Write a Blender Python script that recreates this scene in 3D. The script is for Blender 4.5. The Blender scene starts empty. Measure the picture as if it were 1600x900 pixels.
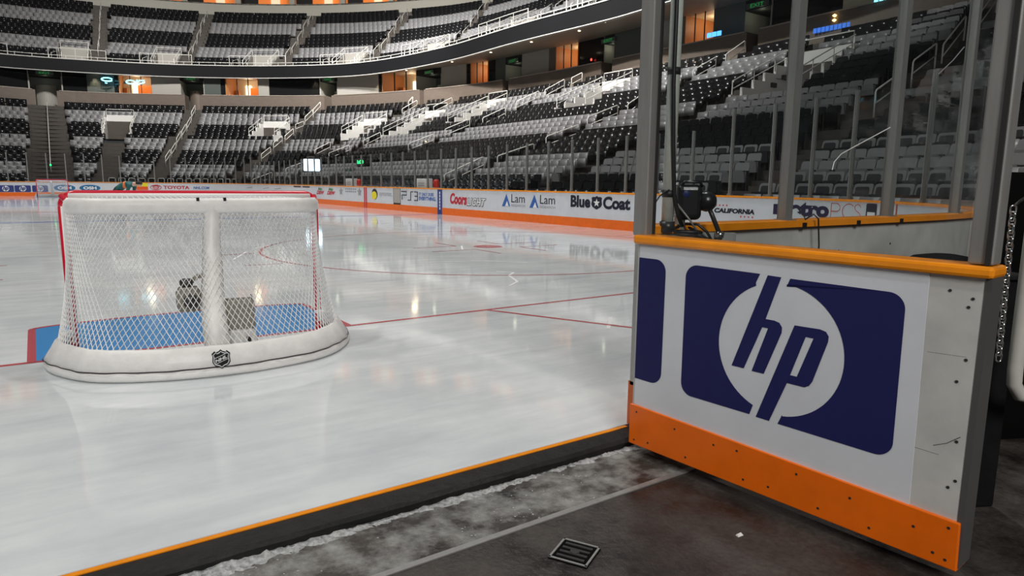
import bpy, math, random
from mathutils import Vector, Matrix
random.seed(7)
C = bpy.context.scene
COL = C.collection
PI = math.pi

# ------------------------------------------------------------------ camera
CAM = Vector((-1.1044, -5.9689, 1.3364)); YAW, PIT, ROL = math.radians(34.99837), math.radians(8.79303), math.radians(0.59023); FPX = 1058.9466
FW = Vector((math.sin(YAW)*math.cos(PIT), math.cos(YAW)*math.cos(PIT), -math.sin(PIT)))
_rt = Vector((math.cos(YAW), -math.sin(YAW), 0)); _up = _rt.cross(FW)
RT = _rt*math.cos(ROL)+_up*math.sin(ROL); UP = -_rt*math.sin(ROL)+_up*math.cos(ROL)
cd = bpy.data.cameras.new('camera'); cd.sensor_width = 36; cd.lens = FPX/1600*36; cd.clip_start = .05; cd.clip_end = 400
co = bpy.data.objects.new('camera', cd); COL.objects.link(co)
co.matrix_world = Matrix(((RT.x, UP.x, -FW.x, CAM.x), (RT.y, UP.y, -FW.y, CAM.y), (RT.z, UP.z, -FW.z, CAM.z), (0, 0, 0, 1)))
C.camera = co
# ------------------------------------------------------------------ world, lamps, exposure
w = bpy.data.worlds.new('hall'); C.world = w; w.use_nodes = True
w.node_tree.nodes['Background'].inputs[0].default_value = (.95, .97, 1, 1)
w.node_tree.nodes['Background'].inputs[1].default_value = .045
C.view_settings.view_transform = 'Standard'; C.view_settings.look = 'None'
C.view_settings.exposure = 0.0; C.view_settings.gamma = 1.0; C.view_settings.use_curve_mapping = False
C.cycles.use_denoising = True; C.cycles.transparent_max_bounces = 32; C.cycles.max_bounces = 8
C.cycles.caustics_reflective = False; C.cycles.caustics_refractive = False; C.cycles.sample_clamp_indirect = 4
LAMP_RIG, LAMP_STAND, LAMP_END, SPOT_DOWN = 790, 1900, 920, 180
def area_lamp(name, loc, target, size, power, col=(1, .97, .93), spread=180):
    l = bpy.data.lights.new(name, 'AREA'); l.shape = 'DISK'; l.size = size; l.energy = power; l.color = col; l.spread = math.radians(spread)
    o = bpy.data.objects.new(name, l); COL.objects.link(o); o.location = loc
    o.rotation_euler = (Vector(target)-Vector(loc)).to_track_quat('-Z', 'Y').to_euler(); return o
for lx in (-9, 9):
    for ly in (5, 16, 27, 38, 49):
        area_lamp('arena_lamp', (lx, ly, 27), (lx*.6, ly+1, 0), 1.6, LAMP_RIG, spread=100)
area_lamp('tunnel_lamp', (-4.5, -15, 8.5), (2.2, -3.4, .8), 5.0, LAMP_END, spread=150)  # added fill from behind the camera for board backs and gate door
for lx, ly, tx, ty, tz in ((4, 44, 6, 74, 9), (16, 40, 24, 66, 9), (12, 30, 34, 34, 9), (11, 40, 31, 50, 7), (9, 20, 33, 26, 8), (6, 46, 8, 84, 18), (18, 40, 34, 62, 16)):
    area_lamp('stand_lamp', (lx, ly, 29), (tx, ty, tz), 1.0, LAMP_STAND*(.62 if ty > 70 else 1.1), spread=75)

# ------------------------------------------------------------------ plan geometry
NR = 22; NU = 16
def Bq(q, off=0.0):
    HS, R, HE = 21.94, 8.534, 4.42
    s = 1 if q >= 0 else -1; a = abs(q)
    if a <= HS: x, y, nx, ny = 12.954, a, 1, 0
    elif a <= HS+R*PI/2:
        th = (a-HS)/R; nx, ny = math.cos(th), math.sin(th); x, y = HE+R*nx, HS+R*ny
    else: x, y, nx, ny = HE-(a-HS-R*PI/2), HS+R, 0, 1
    return (x+nx*off, 27.13+s*(y+ny*off))
def spline(kn, q):
    n = len(kn); i = 0
    if q > kn[0][0]:
        i = n-2
        for j in range(n-1):
            if kn[j][0] <= q <= kn[j+1][0]: i = j; break
    def tan(k):
        a = kn[max(k-1, 0)]; b = kn[min(k+1, n-1)]; d = b[0]-a[0]
        return ((b[1]-a[1])/d, (b[2]-a[2])/d)
    a, b = kn[i], kn[i+1]; h = b[0]-a[0]; t = (q-a[0])/h; m0, m1 = tan(i), tan(i+1)
    return tuple((2*t**3-3*t*t+1)*a[c+1]+(t**3-2*t*t+t)*h*m0[c]+(-2*t**3+3*t*t)*b[c+1]+(t**3-t*t)*h*m1[c] for c in (0, 1))
WK = [(-11, 32.6, -11), (0, 32.6, 0.), (11, 32.4, 11.), (21.94, 30.3, 23.2), (28.6, 23.4, 36.3), (35.34, 9.6, 46.2), (39.76, .6, 49.5), (44.2, -8.4, 46.9), (50.9, -22.5, 37)]
def Wq(q, out=0.0):
    x, y = spline(WK, abs(q)); y = 27.13+(y if q >= 0 else -y)
    if out:
        b = Bq(q); d = math.hypot(x-b[0], y-b[1]); x += (x-b[0])/d*out; y += (y-b[1])/d*out
    return (x, y)
def S(q, f):
    b = Bq(q); v = Wq(q); return (b[0]+(v[0]-b[0])*f, b[1]+(v[1]-b[1])*f)
def rowf(i): return .055+.9*i/NR
def rowz(i): return .25+8.1*(.8*i/NR+.2*(i/NR)**2)
FKN = [(-1, 30, -10), (0, 30, 0), (1, 29.4, 10.2), (2, 29.1, 21.4), (3, 26.4, 32.7), (4, 20.2, 40.1), (5, 12.3, 45.5), (6, 5, 48.3), (7, -3, 49.7), (8, -11, 48.4), (9, -19, 44)]
UKN = [(-1, 44, -14), (0, 44, 0), (1, 43.8, 16.5), (2, 41.8, 32.7), (3, 36.5, 42.2), (4, 28.2, 50.9), (5, 17.7, 57.9), (6, 6.9, 61.2), (7, -5, 61.9), (8, -16, 60), (9, -26, 54)]
def Fr(r, out=0.0):
    x, y = spline(FKN, abs(r)); y = 27.13+(y if r >= 0 else -y)
    if out:
        u = Ur(r); d = math.hypot(u[0]-x, u[1]-y); x += (u[0]-x)/d*out; y += (u[1]-y)/d*out
    return (x, y)
def Ur(r):
    x, y = spline(UKN, abs(r)); return (x, 27.13+(y if r >= 0 else -y))
def SU(r, f):
    a = Fr(r); b = Ur(r); return (a[0]+(b[0]-a[0])*f, a[1]+(b[1]-a[1])*f)
def urowf(i): return .045+.94*i/NU
def urowz(i): return 12.45+8.5*(.85*i/NU+.15*(i/NU)**2)
def px_of(p):
    d = Vector(p)-CAM; z = d.dot(FW)
    if z < .1: return None
    return (800+FPX*d.dot(RT)/z, 450-FPX*d.dot(UP)/z, z)

# ------------------------------------------------------------------ materials
M = {}
def mat(name, col, rough=.5, metal=0., noise=0., nscale=8., emit=0., spec=None, bump=0., stretch=None, rvar=0.):
    m = bpy.data.materials.new(name); m.use_nodes = True; nt = m.node_tree; b = nt.nodes['Principled BSDF']
    b.inputs['Base Color'].default_value = (*col, 1); b.inputs['Roughness'].default_value = rough; b.inputs['Metallic'].default_value = metal
    if spec is not None: b.inputs['Specular IOR Level'].default_value = spec
    if emit: b.inputs['Emission Color'].default_value = (*col, 1); b.inputs['Emission Strength'].default_value = emit
    if noise or bump or rvar:
        tc = nt.nodes.new('ShaderNodeTexCoord'); mp = nt.nodes.new('ShaderNodeMapping'); n = nt.nodes.new('ShaderNodeTexNoise')
        n.inputs['Scale'].default_value = nscale; n.inputs['Detail'].default_value = 6; n.inputs['Roughness'].default_value = .62
        if stretch: mp.inputs['Scale'].default_value = stretch
        nt.links.new(tc.outputs['Object'], mp.inputs[0]); nt.links.new(mp.outputs[0], n.inputs['Vector'])
        if noise:
            r = nt.nodes.new('ShaderNodeValToRGB'); r.color_ramp.elements[0].position = .3; r.color_ramp.elements[1].position = .7
            r.color_ramp.elements[0].color = (*[c*(1-noise) for c in col], 1); r.color_ramp.elements[1].color = (*[min(1, c*(1+noise*.5)) for c in col], 1)
            nt.links.new(n.outputs['Fac'], r.inputs[0]); nt.links.new(r.outputs[0], b.inputs['Base Color'])
        if rvar:
            mr = nt.nodes.new('ShaderNodeMapRange'); mr.inputs['To Min'].default_value = max(.02, rough-rvar); mr.inputs['To Max'].default_value = rough+rvar
            nt.links.new(n.outputs['Fac'], mr.inputs[0]); nt.links.new(mr.outputs[0], b.inputs['Roughness'])
        if bump:
            bp = nt.nodes.new('ShaderNodeBump'); bp.inputs['Strength'].default_value = bump; bp.inputs['Distance'].default_value = .02
            nt.links.new(n.outputs['Fac'], bp.inputs['Height']); nt.links.new(bp.outputs[0], b.inputs['Normal'])
    M[name] = m; return m
mat('white_board', (.66, .685, .73), .35, noise=.07, nscale=3, rvar=.1)
mat('scuffed_board', (.53, .53, .51), .45, noise=.16, nscale=5)
mat('orange_plastic', (.88, .155, .004), .32, noise=.10, nscale=6)
mat('orange_cap', (.93, .30, .01), .22, noise=.12, nscale=9)
mat('navy', (.014, .015, .095), .6, spec=.25, noise=.06, nscale=20)
mat('ad_navy', (.03, .05, .22), .4); mat('ad_blue', (.03, .12, .42), .4); mat('ad_ink', (.012, .014, .03), .4); mat('ad_plum', (.022, .012, .055), .4)
mat('ad_red', (.55, .02, .04), .4); mat('ad_thin_red', (.5, .10, .06), .4); mat('ad_grey', (.32, .33, .36), .4); mat('ad_green', (.08, .30, .10), .4); mat('ad_yellow', (.85, .75, .02), .4)
mat('ad_orange', (.85, .12, .02), .4); mat('ad_white', (.85, .85, .85), .4); mat('ad_oval', (.02, .16, .36), .4)
mat('steel_dark', (.075, .075, .075), .5); mat('steel', (.30, .30, .29), .5, .45, noise=.15, nscale=30, stretch=(1, 1, .1)); mat('pole_steel', (.55, .58, .54), .5, 0., noise=.1, nscale=40)
mat('chrome', (.75, .75, .75), .15, 1.); mat('black_plastic', (.012, .012, .014), .28); mat('black_rubber', (.010, .010, .010), .55, noise=.5, nscale=14, bump=.3, spec=.3)
mat('matte_black', (.004, .004, .004), .95, spec=0.05); mat('black_cloth', (.008, .008, .009), .85, spec=.1, noise=.4, nscale=9, bump=.4)
mat('goal_red', (.62, .012, .035), .3); mat('net_white', (.82, .82, .80), .7); mat('pad_white', (.82, .81, .79), .42, noise=.07, nscale=14, bump=.25, rvar=.1)
mat('badge_black', (.008, .008, .009), .6, spec=.2); mat('badge_silver', (.55, .56, .58), .35)
mat('cam_beige', (.30, .28, .235), .5, noise=.1, nscale=20); mat('cam_dark', (.03, .03, .03), .35)
mat('seat_grey', (.24, .24, .245), .34); mat('seat_black', (.011, .011, .012), .24); mat('seat_pad', (.03, .03, .034), .6); mat('seat_metal', (.05, .05, .05), .4)
mat('concrete', (.085, .076, .068), .8, noise=.2, nscale=3); mat('step', (.085, .072, .062), .75, noise=.15, nscale=4); mat('rail_white', (.80, .79, .74), .35); mat('rail_upper', (.72, .71, .66), .35)
mat('vom_white', (.78, .77, .74), .5); mat('vom_beige', (.24, .23, .205), .6); mat('wall_brown', (.17, .135, .11), .55, noise=.15, nscale=2, stretch=(1, 1, 6)); mat('wall_cap', (.42, .36, .31), .4)
mat('fascia', (.009, .0095, .011), .6, spec=.2); mat('trim_white', (.62, .61, .58), .4); mat('soffit', (.42, .37, .31), .6); mat('panel_grey', (.40, .38, .345), .6); mat('panel_green', (.10, .115, .105), .35)
mat('dark_glass', (.012, .013, .013), .1); mat('dark_room', (.02, .02, .02), .8); mat('cream', (.75, .66, .48), .6); mat('wood_orange', (.46, .20, .07), .45); mat('wall_beige', (.40, .385, .33), .6)
mat('lit_door', (1, .86, .55), .5, emit=2.2); mat('lit_cabinet', (1, .24, .04), .5, emit=.5); mat('lamp_disc', (1, .85, .6), .5, emit=3.2); mat('lamp_amber', (1, .6, .2), .5, emit=6)  # cabinet and doorway emission stands in for the suites' room light
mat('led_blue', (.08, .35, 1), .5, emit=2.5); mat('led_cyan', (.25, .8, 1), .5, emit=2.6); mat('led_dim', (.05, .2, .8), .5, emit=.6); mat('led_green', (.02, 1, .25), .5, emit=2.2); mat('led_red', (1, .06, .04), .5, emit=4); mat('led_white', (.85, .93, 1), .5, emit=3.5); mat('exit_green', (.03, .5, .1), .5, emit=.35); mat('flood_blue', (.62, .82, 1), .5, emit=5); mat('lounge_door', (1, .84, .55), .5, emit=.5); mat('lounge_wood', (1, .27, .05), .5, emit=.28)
mat('jersey_teal', (.004, .085, .085), .7, noise=.1, nscale=20); mat('jersey_orange', (.7, .18, .05), .7); mat('jersey_white', (.7, .75, .75), .7); mat('pants_black', (.012, .012, .012), .8); mat('skin', (.55, .36, .27), .5); mat('blade', (.6, .6, .62), .2, 1.); mat('stick_wood', (.4, .3, .18), .5)
mat('paper', (.85, .85, .83), .7); mat('cast_iron', (.035, .035, .035), .55, .3, bump=.3, nscale=60); mat('red_plastic', (.6, .03, .02), .4); mat('paint_red', (.50, .09, .11), .16); mat('paint_red_line', (.48, .08, .10), .16); mat('paint_blue', (.045, .27, .62), .14); mat('paint_blueline', (.05, .14, .5), .16)
mat('pipe_grey', (.50, .50, .46), .45, noise=.06, nscale=20); mat('tape_black', (.015, .015, .015), .5); mat('cable', (.01, .01, .01), .45); mat('snow', (.46, .47, .47), .6, noise=.6, bump=.8, nscale=45)
def glass_mat():
    m = bpy.data.materials.new('rink_glass'); m.use_nodes = True; nt = m.node_tree; nt.nodes.clear()
    o = nt.nodes.new('ShaderNodeOutputMaterial'); t = nt.nodes.new('ShaderNodeBsdfTransparent'); t.inputs[0].default_value = (.93, .945, .945, 1)
    g = nt.nodes.new('ShaderNodeBsdfGlossy'); g.inputs['Roughness'].default_value = .03; x = nt.nodes.new('ShaderNodeMixShader')
    f = nt.nodes.new('ShaderNodeLayerWeight'); f.inputs[0].default_value = .5; pw = nt.nodes.new('ShaderNodeMath'); pw.operation = 'POWER'; pw.inputs[1].default_value = 5
    ma = nt.nodes.new('ShaderNodeMath'); ma.operation = 'MULTIPLY_ADD'; ma.inputs[1].default_value = .45; ma.inputs[2].default_value = .022
    nt.links.new(f.outputs['Facing'], pw.inputs[0]); nt.links.new(pw.outputs[0], ma.inputs[0]); nt.links.new(ma.outputs[0], x.inputs[0]); nt.links.new(t.outputs[0], x.inputs[1]); nt.links.new(g.outputs[0], x.inputs[2]); nt.links.new(x.outputs[0], o.inputs[0]); M['glass'] = m
glass_mat()
def ice_mat():
    m = bpy.data.materials.new('ice'); m.use_nodes = True; nt = m.node_tree; b = nt.nodes['Principled BSDF']; L = nt.links.new
    tc = nt.nodes.new('ShaderNodeTexCoord')
    def noise(scale, st, det=5, rot=0):
        mp = nt.nodes.new('ShaderNodeMapping'); mp.inputs['Scale'].default_value = st; mp.inputs['Rotation'].default_value = (0, 0, rot)
        n = nt.nodes.new('ShaderNodeTexNoise'); n.inputs['Scale'].default_value = scale; n.inputs['Detail'].default_value = det; n.inputs['Roughness'].default_value = .65
        L(tc.outputs['Object'], mp.inputs[0]); L(mp.outputs[0], n.inputs['Vector']); return n
    n1 = noise(.9, (1, 1, 1)); n2 = noise(2.2, (.35, 2.4, 1), 7, .5); n3 = noise(5, (.12, 5, 1), 3, -.35)
    r1 = nt.nodes.new('ShaderNodeValToRGB'); r1.color_ramp.elements[0].position = .32; r1.color_ramp.elements[0].color = (.60, .64, .66, 1); r1.color_ramp.elements[1].position = .68; r1.color_ramp.elements[1].color = (.77, .80, .81, 1)
    L(n1.outputs['Fac'], r1.inputs[0])
    r2 = nt.nodes.new('ShaderNodeValToRGB'); r2.color_ramp.elements[0].position = .33; r2.color_ramp.elements[0].color = (.86, .87, .88, 1); r2.color_ramp.elements[1].position = .6; r2.color_ramp.elements[1].color = (1, 1, 1, 1)
    L(n2.outputs['Fac'], r2.inputs[0])
    mx = nt.nodes.new('ShaderNodeMix'); mx.data_type = 'RGBA'; mx.blend_type = 'MULTIPLY'; mx.inputs[0].default_value = 1
    L(r1.outputs[0], mx.inputs[6]); L(r2.outputs[0], mx.inputs[7]); L(mx.outputs[2], b.inputs['Base Color'])
    mr = nt.nodes.new('ShaderNodeMapRange'); mr.inputs['From Min'].default_value = .3; mr.inputs['From Max'].default_value = .75; mr.inputs['To Min'].default_value = .03; mr.inputs['To Max'].default_value = .11
    L(n3.outputs['Fac'], mr.inputs[0]); L(mr.outputs[0], b.inputs['Roughness']); b.inputs['IOR'].default_value = 1.33
    bp = nt.nodes.new('ShaderNodeBump'); bp.inputs['Strength'].default_value = .025; bp.inputs['Distance'].default_value = .01; L(n2.outputs['Fac'], bp.inputs['Height']); L(bp.outputs[0], b.inputs['Normal'])
    M['ice'] = m
ice_mat()
def floor_mat(name, snow):
    m = bpy.data.materials.new(name); m.use_nodes = True; nt = m.node_tree; b = nt.nodes['Principled BSDF']; L = nt.links.new
    tc = nt.nodes.new('ShaderNodeTexCoord')
    def noise(scale, det=6):
        n = nt.nodes.new('ShaderNodeTexNoise'); n.inputs['Scale'].default_value = scale; n.inputs['Detail'].default_value = det; n.inputs['Roughness'].default_value = .65; L(tc.outputs['Object'], n.inputs['Vector']); return n
    a = noise(2.3); c = noise(45, 3)
    r = nt.nodes.new('ShaderNodeValToRGB'); r.color_ramp.elements[0].position = .36; r.color_ramp.elements[0].color = (.014, .0115, .010, 1); r.color_ramp.elements[1].position = .62; r.color_ramp.elements[1].color = (.06, .050, .043, 1)
    L(a.outputs['Fac'], r.inputs[0])
    r2 = nt.nodes.new('ShaderNodeValToRGB'); r2.color_ramp.elements[0].position = .35; r2.color_ramp.elements[0].color = (.72, .72, .72, 1); r2.color_ramp.elements[1].position = .75; r2.color_ramp.elements[1].color = (1.25, 1.25, 1.25, 1)
    L(c.outputs['Fac'], r2.inputs[0])
    mx = nt.nodes.new('ShaderNodeMix'); mx.data_type = 'RGBA'; mx.blend_type = 'MULTIPLY'; mx.inputs[0].default_value = 1; L(r.outputs[0], mx.inputs[6]); L(r2.outputs[0], mx.inputs[7])
    out = mx.outputs[2]
    rr = nt.nodes.new('ShaderNodeMapRange'); rr.inputs['From Min'].default_value = .35; rr.inputs['From Max'].default_value = .65; rr.inputs['To Min'].default_value = .28; rr.inputs['To Max'].default_value = .75; L(a.outputs['Fac'], rr.inputs[0]); L(rr.outputs[0], b.inputs['Roughness'])
    if snow:
        s = noise(6.5, 8); rs = nt.nodes.new('ShaderNodeValToRGB'); rs.color_ramp.elements[0].position = .42; rs.color_ramp.elements[0].color = (0, 0, 0, 1); rs.color_ramp.elements[1].position = .78; rs.color_ramp.elements[1].color = (1, 1, 1, 1); L(s.outputs['Fac'], rs.inputs[0])
        m2 = nt.nodes.new('ShaderNodeMix'); m2.data_type = 'RGBA'; L(rs.outputs[0], m2.inputs[0]); L(out, m2.inputs[6]); m2.inputs[7].default_value = (.38, .39, .37, 1); out = m2.outputs[2]
    L(out, b.inputs['Base Color'])
    bp = nt.nodes.new('ShaderNodeBump'); bp.inputs['Strength'].default_value = .35; bp.inputs['Distance'].default_value = .01; L(c.outputs['Fac'], bp.inputs['Height']); L(bp.outputs[0], b.inputs['Normal'])
    M[name] = m
floor_mat('wet_concrete', False); floor_mat('snowy_slab', True)

# ------------------------------------------------------------------ mesh helpers
class MB:
    def __init__(s): s.v = []; s.f = []; s.m = []
    def add(s, vs, fs, mi=0):
        n = len(s.v); s.v += [tuple(p) for p in vs]; s.f += [tuple(i+n for i in f) for f in fs]; s.m += [mi]*len(fs); return s
    def hexa(s, p, mi=0):   # 8 corners: bottom 0-3, top 4-7
        return s.add(p, [(0, 3, 2, 1), (4, 5, 6, 7), (0, 1, 5, 4), (1, 2, 6, 5), (2, 3, 7, 6), (3, 0, 4, 7)], mi)
    def box(s, c, d, mi=0, rz=0, tilt=0):
        x, y, z = [k/2 for k in d]; r = Matrix.Rotation(rz, 3, 'Z') @ Matrix.Rotation(tilt, 3, 'X'); c = Vector(c)
        return s.hexa([c+r@Vector(p) for p in ((-x, -y, -z), (x, -y, -z), (x, y, -z), (-x, y, -z), (-x, -y, z), (x, -y, z), (x, y, z), (-x, y, z))], mi)
    def tube(s, pts, r, n=6, closed=False, mi=0):
        pts = [Vector(p) for p in pts]; k = len(pts); rs = r if isinstance(r, (list, tuple)) else [r]*k; vs = []; prev = None
        for i, p in enumerate(pts):
            t = (pts[(i+1) % k]-pts[i-1]) if closed else (pts[min(i+1, k-1)]-pts[max(i-1, 0)])
            t = t.normalized() if t.length > 1e-9 else Vector((0, 0, 1))
            if prev is None: a = t.cross(Vector((0, 0, 1)) if abs(t.z) < .9 else Vector((1, 0, 0))).normalized()
            else: a = (prev-t*prev.dot(t)).normalized()
            prev = a; b = t.cross(a)
            vs += [p+(a*math.cos(2*PI*j/n)+b*math.sin(2*PI*j/n))*rs[i] for j in range(n)]
        fs = []
        for i in range(k if closed else k-1):
            for j in range(n):
                a0 = i*n+j; a1 = i*n+(j+1) % n; i2 = (i+1) % k; fs.append((a0, a1, i2*n+(j+1) % n, i2*n+j))
        if not closed: fs += [tuple(range(n))[::-1], tuple(range((k-1)*n, k*n))]
        return s.add(vs, fs, mi)
    def lathe(s, prof, c=(0, 0, 0), n=16, mi=0, axis='z'):
        vs = []; k = len(prof); c = Vector(c)
        for r, h in prof:
            for j in range(n):
                a = 2*PI*j/n; q = (r*math.cos(a), r*math.sin(a), h)
                if axis == 'x': q = (h, q[0], q[1])
                elif axis == 'y': q = (q[0], h, q[1])
                vs.append(c+Vector(q))
        fs = [(i*n+j, i*n+(j+1) % n, (i+1)*n+(j+1) % n, (i+1)*n+j) for i in range(k-1) for j in range(n)]
        return s.add(vs, fs+[tuple(range(n))[::-1], tuple(range((k-1)*n, k*n))], mi)
    def prism(s, poly, fn, d0, d1, mi=0):   # fn(a, b, depth) -> point
        n = len(poly); vs = [fn(a, b, d0) for a, b in poly]+[fn(a, b, d1) for a, b in poly]
        return s.add(vs, [tuple(range(n))[::-1], tuple(range(n, 2*n))]+[(i, (i+1) % n, n+(i+1) % n, n+i) for i in range(n)], mi)
    def sweep(s, prof, pts2, closed_prof=True, mi=0):   # prof [(out, z)], pts2: list of fn(out)->(x,y)
        n = len(prof); vs = []
        for fn in pts2:
            for o, z in prof:
                x, y = fn(o); vs.append((x, y, z))
        fs = []; k = len(pts2)
        for i in range(k-1):
            for j in range(n if closed_prof else n-1):
                j2 = (j+1) % n; fs.append((i*n+j, i*n+j2, (i+1)*n+j2, (i+1)*n+j))
        if closed_prof: fs += [tuple(range(n)), tuple(range((k-1)*n, k*n))[::-1]]
        return s.add(vs, fs, mi)
    def mesh(s, name, mats, smooth=False):
        me = bpy.data.meshes.new(name); me.from_pydata(s.v, [], s.f)
        for m in (mats if isinstance(mats, (list, tuple)) else [mats]): me.materials.append(M[m])
        if any(s.m): me.polygons.foreach_set('material_index', s.m)
        if smooth: me.polygons.foreach_set('use_smooth', [True]*len(me.polygons))
        me.update(); return me
    def build(s, name, mats, parent=None, smooth=False, bevel=0, seg=2):
        o = bpy.data.objects.new(name, s.mesh(name, mats, smooth)); COL.objects.link(o)
        if parent is not None: o.parent = parent
        if bevel:
            b = o.modifiers.new('soft', 'BEVEL'); b.width = bevel; b.segments = seg; b.limit_method = 'ANGLE'; b.angle_limit = math.radians(35)
        return o
def tag(o, label=None, cat=None, group=None, kind=None):
    if label: o['label'] = label
    if cat: o['category'] = cat
    if group: o['group'] = group
    if kind: o['kind'] = kind
    return o
def thing(name, label, cat, loc=(0, 0, 0), rz=0, group=None):
    o = bpy.data.objects.new(name, None); COL.objects.link(o); o.location = loc; o.rotation_euler = (0, 0, rz); o.empty_display_size = .1
    return tag(o, label, cat, group)
def struct(o): o['kind'] = 'structure'; return o
def rng(a, b, step):
    n = max(1, int(math.ceil(abs(b-a)/step))); return [a+(b-a)*i/n for i in range(n+1)]
ORD = ['first', 'second', 'third', 'fourth', 'fifth', 'sixth', 'seventh', 'eighth', 'ninth', 'tenth', 'eleventh', 'twelfth', 'thirteenth', 'fourteenth', 'fifteenth', 'sixteenth', 'seventeenth', 'eighteenth', 'nineteenth', 'twentieth']
def ordw(n):
    if n < 20: return ORD[n]
    t = {20: 'twent', 30: 'thirt', 40: 'fort', 50: 'fift', 60: 'sixt', 70: 'sevent', 80: 'eight', 90: 'ninet'}[(n+1)//10*10]; u = (n+1) % 10
    return t+'ieth' if u == 0 else t+'y-'+ORD[u-1]
_dg = None
def text_geo(txt, bold=0., shear=0., spacing=1.):
    cu = bpy.data.curves.new('lettering', 'FONT'); cu.body = txt; cu.offset = bold; cu.shear = shear; cu.space_character = spacing; cu.resolution_u = 4
    o = bpy.data.objects.new('lettering', cu); COL.objects.link(o); bpy.context.view_layer.update()
    me = bpy.data.meshes.new_from_object(o.evaluated_get(bpy.context.evaluated_depsgraph_get()))
    vs = [(v.co.x, v.co.y) for v in me.vertices]; fs = [tuple(p.vertices) for p in me.polygons]
    bpy.data.objects.remove(o); bpy.data.curves.remove(cu); bpy.data.meshes.remove(me); return vs, fs
def put_text(mb, txt, x0, x1, z0, z1, fn, mi=0, bold=0., shear=0., spacing=1., slant=0.):
    vs, fs = text_geo(txt, bold, shear, spacing)
    a0 = min(v[0] for v in vs); a1 = max(v[0] for v in vs); b0 = min(v[1] for v in vs); b1 = max(v[1] for v in vs)
    mb.add([fn(x0+(a-a0)/(a1-a0)*(x1-x0), z0+(b-b0)/(b1-b0)*(z1-z0)+slant*((a-a0)/(a1-a0))) for a, b in vs], fs, mi)
def ellipse(cx, cz, rx, rz, n=28): return [(cx+rx*math.cos(2*PI*i/n), cz+rz*math.sin(2*PI*i/n)) for i in range(n)]
def star(cx, cz, rx, rz, k=5, inner=.42): return [(cx+(rx if i % 2 == 0 else rx*inner)*math.sin(PI*i/k), cz+(rz if i % 2 == 0 else rz*inner)*math.cos(PI*i/k)) for i in range(2*k)]
def rrect(x0, x1, z0, z1, r, n=6):
    p = []
    for cx, cz, a in ((x1-r, z1-r, 0), (x0+r, z1-r, PI/2), (x0+r, z0+r, PI), (x1-r, z0+r, 1.5*PI)):
        p += [(cx+r*math.cos(a+PI/2*i/n), cz+r*math.sin(a+PI/2*i/n)) for i in range(n+1)]
    return p

# ================================================================== STRUCTURE
Q0, Q1 = -33.0, 46.0
# ice sheet and painted lines
ring = [Bq(q) for q in rng(-39.76, 39.76, .5)]; ring = ring+[(-x, y) for x, y in reversed(ring[1:-1])]
mb = MB(); mb.add([(x, y, 0) for x, y in ring]+[(x, y, -.05) for x, y in ring], [tuple(range(len(ring)))]+[(i, len(ring)+i, len(ring)+(i+1) % len(ring), (i+1) % len(ring)) for i in range(len(ring))])
ice = struct(mb.build('ice_floor', 'ice'))
ZP = .0015
def strip(mb, x0, x1, y0, y1, z=ZP): mb.add([(x0, y0, z), (x1, y0, z), (x1, y1, z), (x0, y1, z)], [(0, 1, 2, 3)])
def arc_strip(mb, cx, cy, r, wd, a0=0, a1=2*PI, n=72, z=ZP):
    for i in range(n):
        a = a0+(a1-a0)*i/n; b = a0+(a1-a0)*(i+1)/n
        mb.add([(cx+(r-wd)*math.cos(a), cy+(r-wd)*math.sin(a), z), (cx+r*math.cos(a), cy+r*math.sin(a), z), (cx+r*math.cos(b), cy+r*math.sin(b), z), (cx+(r-wd)*math.cos(b), cy+(r-wd)*math.sin(b), z)], [(0, 1, 2, 3)])
rl = MB()
for gy, sg in ((0, 1), (54.26-.6, -1)):
    strip(rl, -12.3, 12.3, gy-.028, gy+.028)
    for s in (-1, 1):
        rl.add([(s*2.71, gy, ZP*1.1), (s*2.77, gy, ZP*1.1), (s*4.30, gy-sg*3.35, ZP*1.1), (s*4.24, gy-sg*3.35, ZP*1.1)], [(0, 1, 2, 3)])
        arc_strip(rl, s*6.71, gy+sg*6.1, 4.57, .055)
        arc_strip(rl, s*6.71, gy+sg*6.1, .31, .31, n=24, z=ZP*1.2)
        for k in (-1, 1):
            for j in (-1, 1):
                cx, cy = s*6.71+k*.55, gy+sg*6.1+j*.40
                strip(rl, min(cx, cx+k*1.0), max(cx, cx+k*1.0), cy-.025, cy+.025, ZP*1.2); strip(rl, cx-.025, cx+.025, min(cy, cy+j*.9), max(cy, cy+j*.9), ZP*1.3)
            for j in (-.9, .9):
                strip(rl, min(s*6.71+k*4.57, s*6.71+k*5.17), max(s*6.71+k*4.57, s*6.71+k*5.17), gy+sg*6.1+j-.025, gy+sg*6.1+j+.025, ZP*1.2)
    # crease outline
    cz = [(-1.22, 0), (-1.22, 1.33)]+[(1.22*math.sin(t), 1.33+.2*math.cos(t)) for t in rng(-PI/2, PI/2, .15)]+[(1.22, 1.33), (1.22, 0)]
    for i in range(len(cz)-1):
        a, b = Vector(cz[i]), Vector(cz[i+1])
        if (b-a).length < 1e-5: continue
        nn = Vector((-(b-a).y, (b-a).x)).normalized()*.028
        rl.add([(p.x, gy+sg*p.y, ZP*1.4) for p in (a-nn, b-nn, b+nn, a+nn)], [(0, 1, 2, 3)])
    bl = MB(); bl.add([(x, gy+sg*y, ZP*.8) for x, y in cz], [tuple(range(len(cz)))]); tag(bl.build('crease_paint', 'paint_blue', ice), 'blue painted goal crease')
strip(rl, -12.9, 12.9, 26.98, 27.28)
tag(rl.build('line_marking', 'paint_red_line', ice), 'red painted rink lines and circles')
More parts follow.
